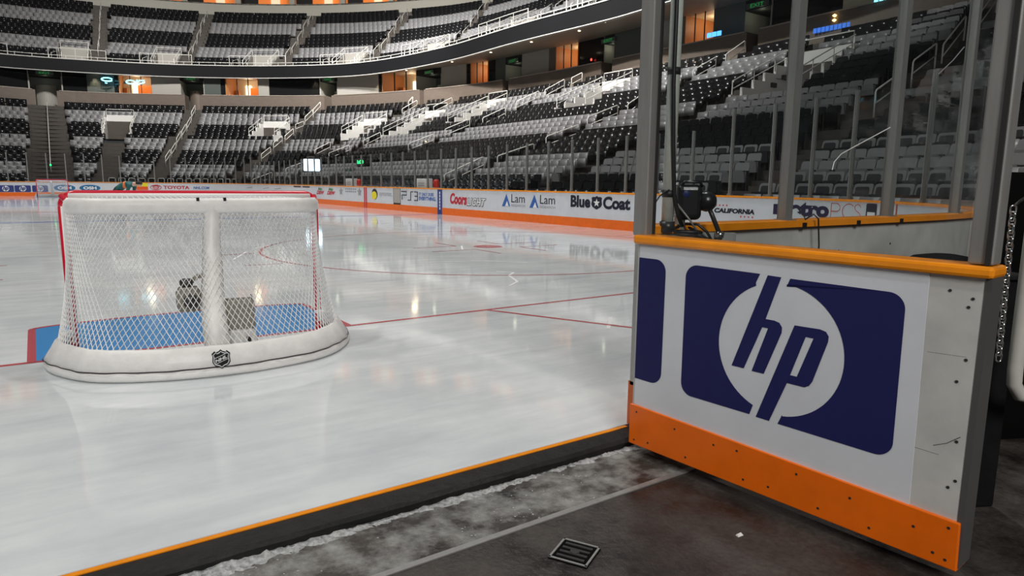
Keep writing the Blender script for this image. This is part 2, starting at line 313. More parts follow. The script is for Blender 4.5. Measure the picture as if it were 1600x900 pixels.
bl = MB(); strip(bl, -12.9, 12.9, 19.36, 19.66); strip(bl, -12.9, 12.9, 34.6, 34.9); arc_strip(bl, 0, 27.13, 4.57, .06); tag(bl.build('line_marking', 'paint_blueline', ice), 'blue painted rink lines')
sc = MB()
for pts in ([(4.6, 2.6), (4.75, 2.35), (4.5, 2.12), (4.25, 1.55), (3.95, 1.3)], [(5.9, 5.8), (6.3, 6.5)], [(3.2, -1.4), (3.6, -1.0)], [(4.3, 4.2), (5.2, 3.9), (5.7, 3.3)], [(2.4, 8), (3.4, 9.2)], [(1.6, 6.2), (2.1, 7.4)]):
    for a, b in zip(pts, pts[1:]):
        a, b = Vector(a), Vector(b); nn = Vector((-(b-a).y, (b-a).x)).normalized()*.018; sc.add([(p.x, p.y, ZP) for p in (a-nn, b-nn, b+nn, a+nn)], [(0, 1, 2, 3)])
tag(sc.build('skate_mark', 'ad_white', ice), 'white skate scratches in the ice')
# gate sill and concrete in front of the camera
mb = MB(); mb.box((-1.6, -3.3725, -.02), (6.2, .025, .05)); tag(struct(mb.build('trim_1', 'orange_cap')), 'orange plastic strip along the ice edge in the gateway')
mb = MB(); xs = rng(-4.7, 1.52, .15)
mb.sweep([(-3.385, -.045), (-3.385, .001), (-3.49, -.004), (-3.512, -.018), (-3.512, -.045)], [(lambda o, x=x: (x, o+random.uniform(-.006, .006)*(o < -3.45))) for x in xs])
tag(struct(mb.build('trim_2', 'black_rubber')), 'black rubber sill under the open gate')
mb = MB(); mb.box((-1.0, -3.70, -.075), (9.2, .36, .05)); tag(struct(mb.build('floor_1', 'snowy_slab')), 'concrete apron dusted with scraped snow')
mb = MB(); mb.box((-1.0, -6.69, -.08), (12, 5.6, .06)); tag(struct(mb.build('floor_2', 'wet_concrete')), 'damp dark concrete floor outside the gate')
mb = MB(); mb.box((-1.0, -3.885, -.0505), (9.2, .03, .012)); tag(struct(mb.build('trim_3', 'steel')), 'worn metal joint strip in the floor')
from mathutils import noise as NZ
mb = MB(); nx_, ny_ = 330, 14   # scraped snow along the sill
def snow_h(x, y):
    e = (-3.508-y)/.15; a = NZ.noise(Vector((x*2.1, 3.3, 0)))*.5+.5; n1 = NZ.noise(Vector((x*16, y*16, 1)))+.6*NZ.noise(Vector((x*41, y*41, 7)))+.4*NZ.noise(Vector((x*90, y*90, 3)))
    return -.0565+.030*(a+.05)*max(0, 1-e/(.2+.55*a))**1.2+.010*n1*max(0, 1-e)
for ix in range(nx_+1):
    x = -2.3+3.72*ix/nx_
    for iy in range(ny_+1): y = -3.513-.17*iy/ny_; mb.v.append((x, y, snow_h(x, y)))
for ix in range(nx_):
    for iy in range(ny_): k = ix*(ny_+1)+iy; mb.f.append((k, k+1, k+ny_+2, k+ny_+1)); mb.m.append(0)
for k in range(420):
    x = -1.9+3.2*random.random(); y = random.uniform(-3.87, -3.56); r = random.uniform(.0015, .006)
    if NZ.noise(Vector((x*3, y*3, 5))) < -.05: continue
    mb.lathe([(r*.2, -r*.5), (r, 0), (r*.1, r*.5)], (x, y, -.049), 5)
tag(mb.build('snow_scrapings', 'snow'), 'loose white snow scraped along the black rubber sill', 'snow', kind='stuff')

# lower tier --------------------------------------------------------
VOMS = [(36.6, 14, 19, 1.15), (29.75, 14, 18, 1.2), (24.3, 14, 18, 1.3), (19.75, 13, 19, 1.3), (13.2, 15, 20, 1.2), (-.1, 15, 20, 1.3), (-14.8, 13, 19, 1.4), (-25.2, 13, 19, 1.4)]
AISLES = [(39.75, 0, 1.35), (33.6, 0, .65), (28.45, 0, .65), (26.4, -.16, .65), (22.9, -.13, .6), (16, -.5, .65), (-2.2, -.29, .65), (-11.2, -.1, .6), (-20.7, 0, .65), (-29.5, 0, .65)]
def qscale(q, i): a = S(q-.1, rowf(i)); b = S(q+.1, rowf(i)); return math.hypot(a[0]-b[0], a[1]-b[1])/.2
VQ = [(q, i0, i1, hw/qscale(q, (i0+i1)/2)) for q, i0, i1, hw in VOMS]
def in_vom(q, i): return any(abs(q-v[0]) < v[3]-1e-4 and v[1] <= i < v[2] for v in VQ)
def in_aisle(q, i):
    for q0, sl, hw in AISLES:
        if abs(q-(q0+sl*i)) < (hw+.27)/qscale(q, i): return True
    if i < 14 and abs(q-36.6) < 1.0/qscale(q, i): return True
    return any(abs(q-v[0]) < v[3]+.3/qscale(q, i) and v[1] <= i < v[2] for v in VQ)
QG = sorted(set([round(x, 4) for x in rng(Q0, Q1, .8)]+[round(v[0]+s*v[3], 4) for v in VQ for s in (-1, 1)]))
mb = MB()
for a, b in zip(QG, QG[1:]):
    qm = (a+b)/2
    pa, pb = S(a, .012), S(b, .012); pc, pd = S(b, rowf(0)), S(a, rowf(0))
    mb.add([(*pa, 0), (*pb, 0), (*pc, 0), (*pd, 0)], [(0, 1, 2, 3)])
    for i in range(NR+1):
        if in_vom(qm, i): continue
        z = rowz(i); zl = rowz(i-1) if i else 0; f0 = rowf(i); f1 = rowf(i+1) if i < NR else 1.0
        if in_vom(qm, i-1): zl = rowz(min(v[1] for v in VQ if abs(qm-v[0]) < v[3] and v[1] <= i-1 < v[2]))
        p0, p1, p2, p3 = S(a, f0), S(b, f0), S(b, f1), S(a, f1)
        mb.add([(*p0, zl), (*p1, zl), (*p0, z), (*p1, z), (*p2, z), (*p3, z)], [(0, 1, 3, 2), (2, 3, 4, 5)])
tag(struct(mb.build('floor_lower_tier', 'concrete')), 'dark stepped concrete of the lower seating tier')
mb = MB()
for q0, sl, hw in AISLES+[(36.6, 0, .8)]:
    for i in range(14 if q0 == 36.6 else NR):
        q = q0+sl*i
        if in_vom(q, i): continue
        h = hw/qscale(q, i)
        for f0, f1, dz in ((rowf(i)-.45*.9/NR, rowf(i)+.001, -(rowz(i)-rowz(i-1))/2 if i else -.12),):
            a, b, c, d = S(q-h, f0), S(q+h, f0), S(q+h, f1), S(q-h, f1); zt = rowz(i)+dz; zb = (rowz(i-1) if i else 0)
            mb.hexa([(*a, zb), (*b, zb), (*c, zb), (*d, zb), (*a, zt), (*b, zt), (*c, zt), (*d, zt)])
        a, b, c, d = S(q-h, rowf(i)), S(q+h, rowf(i)), S(q+h, rowf(i+1)), S(q-h, rowf(i+1)); zt = rowz(i)+.006
        mb.add([(*p, zt) for p in (a, b, c, d)], [(0, 1, 2, 3)])
tag(struct(mb.build('floor_aisle_steps', 'step')), 'brownish aisle steps between the seat blocks')
# brown wall on top of the lower tier, with gaps at the portals
WGAP = [(40.3, 39.2), (34.2, 33.4), (28.5, 27.9), (23.6, 23.1), (15.9, 14.9), (4.5, 3.1), (-7.8, -8.8), (-22, -23)]
edges = [46]+[v for g in WGAP for v in g]+[-33]; n = 0
for k in range(0, len(edges), 2):
    a, b = edges[k], edges[k+1]; n += 1; fn = [(lambda o, q=q: Wq(q, o)) for q in rng(a, b, .7)]
    o = struct(MB().sweep([(0, 8.2), (.14, 8.2), (.14, 9.9), (0, 9.9)], fn).build('wall_concourse_%d' % n, 'wall_brown'))
    MB().sweep([(-.04, 9.9), (.2, 9.9), (.2, 9.96), (-.04, 9.96)], fn).build('wall_cap', 'wall_cap', o)
    for e in (a, b):
        if abs(e) < 45 and e != -33:
            MB().sweep([(0, 8.35), (1.5, 8.35), (1.5, 9.9), (0, 9.9)], [(lambda o, q=q: Wq(q, o)) for q in (e-.12, e+.12)]).build('return_wall', 'wall_brown', o)
fnW = [(lambda o, q=q: Wq(q, o)) for q in rng(Q0, Q1, .7)]
struct(MB().sweep([(0, 8.2), (4.2, 8.2), (4.2, 8.35), (0, 8.35)], fnW).build('floor_concourse', 'step'))
# soffit and fascia
RG = rng(-1.6, 8.2, .08)
fnF = [(lambda o, r=r: Fr(r, o)) for r in RG]
struct(MB().sweep([(0, 11.8), (.3, 11.8), (.3, 12.95), (0, 12.95)], fnF).build('wall_fascia', 'fascia'))
tag(struct(MB().sweep([(-.05, 11.74), (.32, 11.74), (.32, 11.8), (-.05, 11.8)], fnF).build('trim_4', 'trim_white')), 'pale strip along the bottom edge of the black balcony front')
tag(struct(MB().sweep([(-.05, 12.95), (.34, 12.95), (.34, 13.03), (-.05, 13.03)], fnF).build('trim_5', 'trim_white')), 'white coping along the top of the black balcony front')
struct(MB().sweep([(.3, 11.95), (10.5, 12.3), (10.5, 12.45), (.3, 12.2)], fnF).build('ceiling_soffit', 'soffit'))
# suites ------------------------------------------------------------
SU_Z0, SU_Z1 = 8.35, 12.25
SPEC = [(46, 42.9, 'panel'), (42.9, 40.4, 'dark'), (40.4, 39.1, 'portal'), (39.1, 38.1, 'dark'), (38.1, 37, 'green'), (37, 36.8, 'dark'), (36.8, 35.5, 'lit'), (35.5, 34.4, 'panel'), (34.4, 33.5, 'portal'), (33.5, 32.9, 'green'), (32.9, 32.7, 'dark'), (32.7, 31.5, 'lit'), (31.5, 31.1, 'panel'), (31.1, 29, 'dark'), (29, 28.2, 'portal'), (28.2, 26.3, 'panel'), (26.3, 26.1, 'dark'), (26.1, 24.4, 'lit'), (24.4, 23, 'portal'), (23, 21.2, 'panel'), (21.2, 20.8, 'dark'), (20.8, 19.2, 'lit'), (19.2, 18.4, 'dark'), (18.4, 17.3, 'green'), (17.3, 15.3, 'portal'), (15.3, 12, 'panel'), (12, 11.2, 'wood'), (11.2, 8.8, 'lit'), (8.8, 5.9, 'dark'), (5.9, 4.8, 'portal'), (4.8, 1.6, 'green'), (1.6, -1.0, 'panel'), (-1.0, -1.9, 'wood'), (-1.9, -4.2, 'lit'), (-4.2, -6.5, 'green'), (-6.5, -8.3, 'portal'), (-8.3, -12.6, 'dark'), (-12.6, -14.2, 'cream'), (-14.2, -33, 'dark')]
nw = nr = nd = nx = 0
for a, b, ty in SPEC:
    fn = [(lambda o, q=q: Wq(q, 1.6+o)) for q in rng(a, b, .45)]
    def wallpiece(o0, o1, z0, z1): return MB().sweep([(o0, z0), (o1, z0), (o1, z1), (o0, z1)], fn)
    if ty in ('panel', 'green', 'wood', 'cream'):
        nw += 1; struct(wallpiece(0, .12, SU_Z0, SU_Z1).build('wall_suite_%d' % nw, {'panel': 'panel_grey', 'green': 'panel_green', 'wood': 'wood_orange' if False else 'wall_brown', 'cream': 'cream'}[ty]))
    elif ty == 'dark':
        nr += 1; o = struct(wallpiece(.1, .14, 9.9, SU_Z1).build('window_%d' % nr, 'dark_glass')); wallpiece(0, .15, SU_Z0, 9.9).build('sill_wall', 'panel_green', o)
    elif ty == 'portal':
        nd += 1; o = struct(wallpiece(2.4, 2.55, SU_Z0, SU_Z1).build('wall_portal_%d' % nd, 'panel_green'))
        for e in (a, b): MB().sweep([(0, SU_Z0), (2.4, SU_Z0), (2.4, SU_Z1), (0, SU_Z1)], [(lambda o_, q=q: Wq(q, 1.6+o_)) for q in (e-.03, e+.03)]).build('jamb', 'panel_grey', o)
        wallpiece(0, 2.5, 11.5, SU_Z1).build('header', 'dark_room', o)
        m_ = (a+b)/2; h = (a-b)*.3
        cyl = MB().sweep([(1.3, SU_Z0), (1.5, SU_Z0), (1.5, 10.7), (1.3, 10.7)], [(lambda o_, q=m_+h*t, t=t: Wq(q, 1.6+o_+.55*t*t)) for t in rng(-1, 1, .2)]).build('curved_wall', 'panel_grey' if nd not in (2,) else 'wall_brown', o)
        p = Wq(m_, 2.0); l = bpy.data.lights.new('portal_lamp', 'POINT'); l.energy = 4; l.color = (.95, 1, .72); l.shadow_soft_size = .15; lo = bpy.data.objects.new('portal_lamp', l); COL.objects.link(lo); lo.location = (*p, 11.3)
        # exit sign above the opening
        c = Wq(m_, 1.5); d = Vector((c[0]-Bq(m_)[0], c[1]-Bq(m_)[1])).normalized(); rz = math.atan2(d.y, d.x)-PI/2
        t = thing('exit_sign', 'green exit sign over the %s concourse portal counting from the bright blue script sign' % ordw(nd-1), 'sign', (c[0], c[1], 11.55), rz, 'exit signs over the portals')
        MB().box((0, 0, .15), (1.5, .08, .3)).build('sign_box', 'panel_green', t)
        tm = MB(); put_text(tm, 'EXIT', -.45, .45, .05, .25, lambda u, v: (u, -.045, v)); tm.build('lettering', 'exit_green', t)
    elif ty == 'lit':
        nr += 1; o = struct(wallpiece(.0, .05, 9.75, 9.95).build('window_%d' % nr, 'dark_room')); q_ = rng(a, b, .45)
        wallpiece(3, 3.1, SU_Z0, 12.3).build('back_wall', 'cream', o); wallpiece(0, 3.1, 12.1, 12.25).build('room_ceiling', 'cream', o); wallpiece(0, 3.1, 9.0, 9.1).build('room_floor', 'wood_orange', o); wallpiece(0, .1, SU_Z0, 9.75).build('sill_wall', 'wall_brown', o)
        for e in (a, b): MB().sweep([(0, SU_Z0), (3, SU_Z0), (3, 12.2), (0, 12.2)], [(lambda o_, q=q: Wq(q, 1.6+o_)) for q in (e-.02, e+.02)]).build('room_side', 'wood_orange', o)
        L_ = a-b
        def seg(t0, t1, o0, o1, z0, z1, nm, m_): MB().sweep([(o0, z0), (o1, z0), (o1, z1), (o0, z1)], [(lambda o_, q=q: Wq(q, 1.6+o_)) for q in rng(a-L_*t0, a-L_*t1, .4)]).build(nm, m_, o)
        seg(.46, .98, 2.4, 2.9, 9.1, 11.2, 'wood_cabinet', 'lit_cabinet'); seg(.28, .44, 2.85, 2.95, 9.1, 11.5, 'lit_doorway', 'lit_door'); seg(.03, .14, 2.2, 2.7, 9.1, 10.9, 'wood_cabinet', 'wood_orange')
        for t in (.34, .68): seg(t-.012, t+.012, .0, .06, 9.9, 12.1, 'mullion', 'dark_room')
        p = Wq((a+b)/2, 3.2); l = bpy.data.lights.new('suite_lamp', 'POINT'); l.energy = 32; l.color = (1, .80, .52); l.shadow_soft_size = .3; lo = bpy.data.objects.new('suite_lamp', l); COL.objects.link(lo); lo.location = (*p, 11.7)
# downlights under the soffit
for k, r in enumerate([6.05, 5.8, 4.45, 3.6, 3.2, 2.85, 2.5, 2.2, 1.92, 1.66, 1.42, 1.18, .95, .72, .48, .2, -.1, -.4]):
    p = Fr(r, .9 if k % 2 else 1.5); o = MB().lathe([(.10, 0), (.10, -.03), (.02, -.035)], (0, 0, 0), 12).build('downlight', 'lamp_disc'); o.location = (*p, 11.97)
    tag(o, 'small warm round downlight in the balcony soffit, %s from the far left' % ordw(k), 'light', 'downlights under the balcony')
    l = bpy.data.lights.new('downlight_beam', 'SPOT'); l.energy = SPOT_DOWN; l.color = (1, .82, .58); l.spot_size = math.radians(75); l.spot_blend = .7; l.shadow_soft_size = .08
    lo = bpy.data.objects.new('downlight_beam', l); COL.objects.link(lo); lo.location = (*p, 11.9)
# upper tier --------------------------------------------------------
UV_ = [(k+.23, 0, 4, .135) for k in range(-1, 8)]
def in_uvom(r, i): return any(abs(r-v[0]) < v[3]-1e-5 and v[1] <= i < v[2] for v in UV_)
def in_uaisle(r, i):
    sc_ = uscale(r, i)
    return abs(r-round(r)) < (.6+.26)/sc_ or any(abs(r-v[0]) < v[3]+.3/sc_ and v[1] <= i < v[2] for v in UV_)
def uscale(r, i): a = SU(r-.02, urowf(i)); b = SU(r+.02, urowf(i)); return math.hypot(a[0]-b[0], a[1]-b[1])/.04
RGU = sorted(set([round(x, 4) for x in rng(-1.4, 8.2, .1)]+[round(v[0]+s*v[3], 4) for v in UV_ for s in (-1, 1)]))
mb = MB(); st = MB()
for a, b in zip(RGU, RGU[1:]):
    rm = (a+b)/2
    for i in range(-1, NU+1):
        if in_uvom(rm, i): continue
        z = urowz(max(i, 0)) if i >= 0 else 12.42; zl = urowz(i-1) if i > 0 else 12.42; f0 = urowf(i) if i >= 0 else .02; f1 = urowf(i+1) if i < NU else 1.02
        if in_uvom(rm, i-1): zl = 12.42
        p0, p1, p2, p3 = SU(a, f0), SU(b, f0), SU(b, f1), SU(a, f1)
        mb.add([(*p0, zl), (*p1, zl), (*p0, z), (*p1, z), (*p2, z), (*p3, z)], [(0, 1, 3, 2), (2, 3, 4, 5)])
tag(struct(mb.build('floor_upper_tier', 'concrete')), 'dark stepped concrete of the upper seating tier')
for k in range(-1, 9):
    for i in range(NU):
        h = .6/uscale(k, i); f0 = urowf(i)-.45*.94/NU
        a, b, c, d = SU(k-h, f0), SU(k+h, f0), SU(k+h, urowf(i)), SU(k-h, urowf(i)); zt = urowz(i)-.2; zb = urowz(i)-.52
        st.hexa([(*p, zb) for p in (a, b, c, d)]+[(*p, zt) for p in (a, b, c, d)])
        a, b, c, d = SU(k-h, urowf(i)), SU(k+h, urowf(i)), SU(k+h, urowf(i+1)), SU(k-h, urowf(i+1)); st.add([(*p, urowz(i)+.006) for p in (a, b, c, d)], [(0, 1, 2, 3)])
tag(struct(st.build('floor_upper_steps', 'step')), 'grey brown aisle steps of the upper tier')
fnU = [(lambda o, r=r: (Ur(r)[0]+(Ur(r)[0]-Fr(r)[0])/13*o, Ur(r)[1]+(Ur(r)[1]-Fr(r)[1])/13*o)) for r in RG]
struct(MB().sweep([(0, 20.6), (.2, 20.6), (.2, 22.35), (0, 22.35)], fnU).build('wall_upper', 'wall_beige'))
struct(MB().sweep([(0, 22.2), (4, 22.2), (4, 22.35), (0, 22.35)], fnU).build('floor_lounge', 'step'))
struct(MB().sweep([(4, 22.3), (4.2, 22.3), (4.2, 26), (4, 26)], fnU).build('wall_lounge', 'dark_room'))
def useg(r0, r1, o0, o1, z0, z1): return MB().sweep([(o0, z0), (o1, z0), (o1, z1), (o0, z1)], [(lambda o, r=r: (Ur(r)[0]+(Ur(r)[0]-Fr(r)[0])/13*o, Ur(r)[1]+(Ur(r)[1]-Fr(r)[1])/13*o)) for r in rng(r0, r1, .05)])
k = 0; r = 7.6
while r > 1.5:
    k += 1; o = struct(useg(r, r-.34, 3.7, 3.95, 22.8, 25.2).build('window_lounge_%d' % k, 'lounge_wood'))  # panels glow in place of lamps lighting the orange lounge wall
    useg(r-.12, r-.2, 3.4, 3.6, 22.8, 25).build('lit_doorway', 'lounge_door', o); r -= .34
    nx += 1; struct(useg(r, r-.05, 1.0, 1.4, 22.35, 26).build('column_%d' % nx, 'wall_beige')); r -= .16

# ================================================================== DASHER BOARDS
ZT = 1.09
def bfn(q0): return lambda u, z, d=-.006: (*Bq(q0-u, d), z)      # u runs to the right when seen from the ice
def board(a, b, label, kick_z=.28, white='white_board', ZT=1.09):
    """one run of boards from q=a (left) to q=b (right)"""
    t = thing('dasher_board', label, 'rink board', (*Bq((a+b)/2), 0)); inv = Matrix.Translation(-t.location)
    fn = [(lambda o, q=q: Bq(q, o)) for q in rng(a, b, .5)]
    def part(prof, nm, m_):
        o = MB().sweep(prof, fn).build(nm, m_, t); o.matrix_parent_inverse = inv; return o
    part([(0, kick_z-.02), (.10, kick_z-.02), (.10, ZT-.04), (0, ZT-.04)], 'board_panel', white)
    part([(-.012, 0), (.10, 0), (.10, kick_z), (-.012, kick_z), ], 'kick_plate', 'orange_plastic')
    part([(-.02, ZT-.045), (.14, ZT-.045), (.14, ZT-.005), (.12, ZT), (0, ZT), (-.02, ZT-.012)], 'cap_rail', 'orange_cap')
    def ad(mb, nm, m_, label=None):
        o = mb.build(nm, m_, t); o.matrix_parent_inverse = inv
        if label: o['label'] = label
        return o
    return ad
def flat(poly, q0, m=None): return MB().prism(poly, bfn(q0), -.006, -.002)
DEC = (-.006, -.002)
def hp_square(mb, mw, q0, w_, z0, z1):
    mb.prism(rrect(0, w_, z0, z1, .08), bfn(q0), *DEC); mw.prism(ellipse(w_*.5, (z0+z1)/2, (z1-z0)*.42, (z1-z0)*.42), bfn(q0), -.009, -.006)
    f = lambda u, z: (*Bq(q0-u, -.011), z); put_text(mb, 'hp', w_*.32, w_*.68, z0+.06, z1-.05, f, 0, .05, .3)
# far end boards
ad = board(44.2, 39.85, 'white far end rink board with repeated blue squares holding white circles, behind the far goal')
mb = MB(); mw = MB()
for q0 in (44.15, 43.1, 42.06, 40.98):
    mb = MB(); mw = MB(); hp_square(mb, mw, q0, 1.0, .30, .80); ad(mb, 'logo_print', 'ad_navy', 'dark blue square printed on the board'); ad(mw, 'logo_print', 'ad_white', 'white circle printed on the blue square')
ad = board(39.85, 35.6, 'white far end rink board with two blue ovals of white capital letters')
mb = MB(); mw = MB()
for q0 in (39.62, 37.94):
    mb = MB(); mw = MB(); mb.prism(ellipse(.71, .62, .71, .25), bfn(q0), *DEC); put_text(mw, 'OSH', .26, 1.16, .50, .74, lambda u, z: (*Bq(q0-u, -.008), z), 0, .05)
    ad(mb, 'logo_print', 'ad_oval', 'blue oval'); ad(mw, 'lettering', 'ad_white')
ad = board(35.6, 33.1, 'white far end rink board with a small yellow over red square')
mb = MB(); mb.prism([(0, .76), (.85, .76), (.85, 1.04), (0, 1.04)], bfn(34.0), *DEC); ad(mb, 'logo_print', 'ad_yellow')
mb = MB(); mb.prism([(0, .48), (.85, .48), (.85, .76), (0, .76)], bfn(34.0), *DEC); ad(mb, 'logo_print', 'ad_orange')
mb = MB(); put_text(mb, 'EST', .1, .78, .70, .90, lambda u, z: (*Bq(34.0-u, -.008), z), 0, .04); ad(mb, 'lettering', 'ad_ink')
ad = board(33.1, 27.92, 'white curved far corner board with red oval emblem and wide red capitals')
mb = MB(); q0 = 32.98
for rx, rz in ((.40, .19), (.20, .12)):
    el = ellipse(.42, .70, rx, rz, 32); mb.tube([(*Bq(q0-u, -.004), z) for u, z in el], .024, 4, True)
el = ellipse(.42, .78, .26, .08, 24); mb.tube([(*Bq(q0-u, -.004), z) for u, z in el], .02, 4, True)
put_text(mb, 'TOYOTA', .98, 3.05, .56, .84, lambda u, z: (*Bq(q0-u, -.006), z), 0, .035); ad(mb, 'logo_print', 'ad_red')
mb = MB(); put_text(mb, 'NHL.COM', 0, 1.45, .58, .80, lambda u, z: (*Bq(29.6-u, -.006), z), 0, .04, .2); ad(mb, 'lettering', 'ad_blue')
ad = board(27.92, 8.3, 'long white curved far corner board with small dark words near its right end')
for qa, qb in ((12.2, 10.74), (10.36, 9.0)):
    mb = MB(); put_text(mb, '----', 0, qa-qb, .93, 1.01, lambda u, z, qa=qa: (*Bq(qa-u, -.006), z), 0, .06); ad(mb, 'lettering_print', 'ad_ink', 'dark blurred word')
for qa, l in ((23.7, 1.2), (19.6, 1.6), (16.6, 1.6)): mb = MB(); mb.add([(*Bq(qa, -.005), .72), (*Bq(qa-l, -.005), .80), (*Bq(qa-l*.96, -.005), .86), (*Bq(qa-.08, -.005), .78)], [(0, 1, 2, 3)]); ad(mb, 'logo_print', 'ad_grey', 'faint grey mark')
ad = board(8.3, .55, 'white side board with two slanted red drink logos and two grey leaf emblems')
for q0 in (7.86, 6.06):
    mb = MB(); mg = MB(); put_text(mb, 'DEW', .1, 1.45, .56, .78, lambda u, z: (*Bq(q0-u, -.006), z), 0, .06, .35); put_text(mg, 'Mtn', .35, 1.1, .80, .96, lambda u, z: (*Bq(q0-u, -.006), z), 0, .05, .3); ad(mb, 'lettering', 'ad_red'); ad(mg, 'lettering', 'ad_green')
for c in (3.72, 1.08): mx = MB(); mx.prism(star(0, .79, .32, .24, 5, .55), bfn(c), *DEC); ad(mx, 'leaf_print', 'ad_grey', 'grey leaf emblem')
mx = MB()
for z in (.93, .80): 
    for k in range(6): mx.prism(rrect(.02+k*.27, .22+k*.27, z-.04, z+.04, .02, 2), bfn(3.1), *DEC)
ad(mx, 'lettering', 'ad_grey', 'blurred grey words')
ad = board(.55, -3.05, 'white side board with red centre stripe and yellow and black disc logo')
mb = MB(); [mb.prism([(u, 0.0), (u+.13, 0), (u+.13, ZT-.05), (u, ZT-.05)], bfn(.47), -.018, -.002) for u in (0, .23)]; ad(mb, 'stripe', 'ad_red', 'red centre line stripe running down the board')
q0 = -.45; mb = MB(); mb.prism(ellipse(.42, .72, .36, .27), bfn(q0), *DEC); ad(mb, 'logo_print', 'ad_ink', 'black disc'); mb = MB(); mb.prism(ellipse(.36, .66, .32, .2), bfn(q0), -.01, -.006); ad(mb, 'logo_print', 'ad_yellow', 'yellow disc')
mb = MB(); put_text(mb, 'symantec.', 1.0, 2.5, .58, .84, lambda u, z: (*Bq(q0-u, -.006), z), 0, .0); ad(mb, 'lettering', 'ad_grey')
ad = board(-3.05, -3.85, 'dark open gate section in the side boards between two ads', .28, 'black_plastic')
mb = MB(); mb.prism([(.05, .36), (.75, .36), (.75, 1.04), (.05, 1.04)], bfn(-3.05), -.004, 0); mb.prism([(.36, .42), (.5, .42), (.6, 1.04), (.3, 1.04)], bfn(-3.05), -.01, 0); ad(mb, 'gate_opening', 'panel_grey')
ad = board(-3.85, -7.9, 'white side board with thin square game console lettering and blue slogan')
mb = MB(); q0 = -3.93
for pts in ([(.08, .52), (.08, .74), (.55, .74), (.55, .90), (.02, .90)], [(.68, .52), (.98, .52), (.98, .90), (1.20, .90)], [(1.34, .52), (1.66, .52), (1.66, .90), (1.34, .90)], [(1.38, .71), (1.66, .71)]):
    mb.tube([(*Bq(q0-u, -.004), z) for u, z in pts], .026, 4)
ad(mb, 'lettering', 'ad_ink'); mb = MB(); put_text(mb, 'IT ONLY DOES', 1.8, 3.15, .74, .88, lambda u, z: (*Bq(q0-u, -.006), z), 0, .03); put_text(mb, 'EVERYTHING.', 1.8, 3.35, .54, .71, lambda u, z: (*Bq(q0-u, -.006), z), 0, .04); ad(mb, 'lettering', 'ad_blue')
mb = MB(); mb.prism([(3.52, 0), (3.90, 0), (3.90, ZT-.05), (3.52, ZT-.05)], bfn(-3.93), -.018, -.002); ad(mb, 'stripe', 'ad_navy', 'blue line stripe running down the board')
mb = MB(); [mb.prism([(3.68, z), (3.76, z), (3.76, z+.1), (3.68, z+.1)], bfn(-3.93), -.02, -.018) for z in rng(.2, .85, .16)]; ad(mb, 'stripe_marks', 'ad_white')
ad = board(-7.9, -11.8, 'white side board with red script and outlined slanted beer lettering')
q0 = -8.5; mb = MB(); put_text(mb, 'Coors', 0, 1.35, .47, .92, lambda u, z: (*Bq(q0-u, -.006), z-.02*u), 0, .05, .2); ad(mb, 'lettering', 'ad_red')
mb = MB(); put_text(mb, 'LIGHT', 1.32, 2.76, .42, .76, lambda u, z: (*Bq(q0-u, -.005), z), 0, .075, .3); ad(mb, 'lettering', 'ad_ink', 'black outline of the slanted lettering'); mb = MB(); put_text(mb, 'LIGHT', 1.36, 2.72, .45, .74, lambda u, z: (*Bq(q0-u, -.008), z), 0, .02, .3); ad(mb, 'lettering', 'ad_white')
ad = board(-11.8, -15.7, 'white side board with two blue triangle logos and thin grey lettering')
for q0 in (-12.33, -14.03):
    mb = MB(); mg = MB(); mx = MB(); mw = MB(); f = lambda u, z: (*Bq(q0-u, -.006), z); g = 1.0 if q0 > -13 else 1.02
    mb.prism([(0, .50), (.28, .95), (.53, .50), (.40, .53), (.18, .50)], bfn(q0), *DEC); mw.prism([(.2, .505), (.33, .70), (.42, .53)], bfn(q0), -.008, -.006)
    put_text(mx, 'Lam', .60, 1.42, .65, .95, f, 0, .0); put_text(mg, 'RESEARCH', .60, 1.44, .51, .59, f, 0, .01)
    ad(mb, 'logo_print', 'ad_blue', 'blue triangle'); ad(mw, 'logo_print', 'ad_white'); ad(mx, 'lettering', 'ad_ink'); ad(mg, 'lettering', 'ad_grey')
ad = board(-15.7, -19.4, 'white side board with bold black lettering around a starred shield')
q0 = -16.25; f = lambda u, z: (*Bq(q0-u, -.006), z); mb = MB(); put_text(mb, 'Blue', 0, .95, .60, .98, f, 0, .045); put_text(mb, 'Coat', 1.52, 2.68, .59, .97, f, 0, .045)
mb.prism([(1.0, .92), (1.08, .95), (1.16, .94), (1.235, .98), (1.31, .94), (1.39, .95), (1.47, .92), (1.45, .84), (1.48, .72), (1.42, .64), (1.235, .56), (1.05, .64), (.99, .72), (1.02, .84)], bfn(q0), *DEC) if False else None; ad(mb, 'lettering', 'ad_ink', 'bold black words around a black shield')
mb = MB(); mb.prism([(1.0, .92), (1.08, .95), (1.16, .94), (1.235, .98), (1.31, .94), (1.39, .95), (1.47, .92), (1.45, .84), (1.48, .72), (1.42, .64), (1.235, .56), (1.05, .64), (.99, .72), (1.02, .84)], bfn(q0), *DEC); ad(mb, 'shield', 'ad_ink')
mb = MB(); mb.prism(star(1.235, .765, .15, .13), bfn(q0), -.009, -.006); ad(mb, 'star', 'ad_white')
ad = board(-19.4, -23.15, 'white side board with slanted black state name between rows of red stars')
q0 = -21.9; mb = MB(); put_text(mb, 'CALIFORNIA', 0, 1.25, .655, .775, lambda u, z: (*Bq(q0-u, -.006), z), 0, .06, .1); ad(mb, 'lettering', 'ad_ink')
mb = MB(); [mb.prism(star(u, z, .035, .03), bfn(q0), *DEC) for z, us in ((.845, (.05, .16, .27, .38)), (.59, (.83, .95, 1.07, 1.19))) for u in us]; ad(mb, 'star_row', 'ad_red')
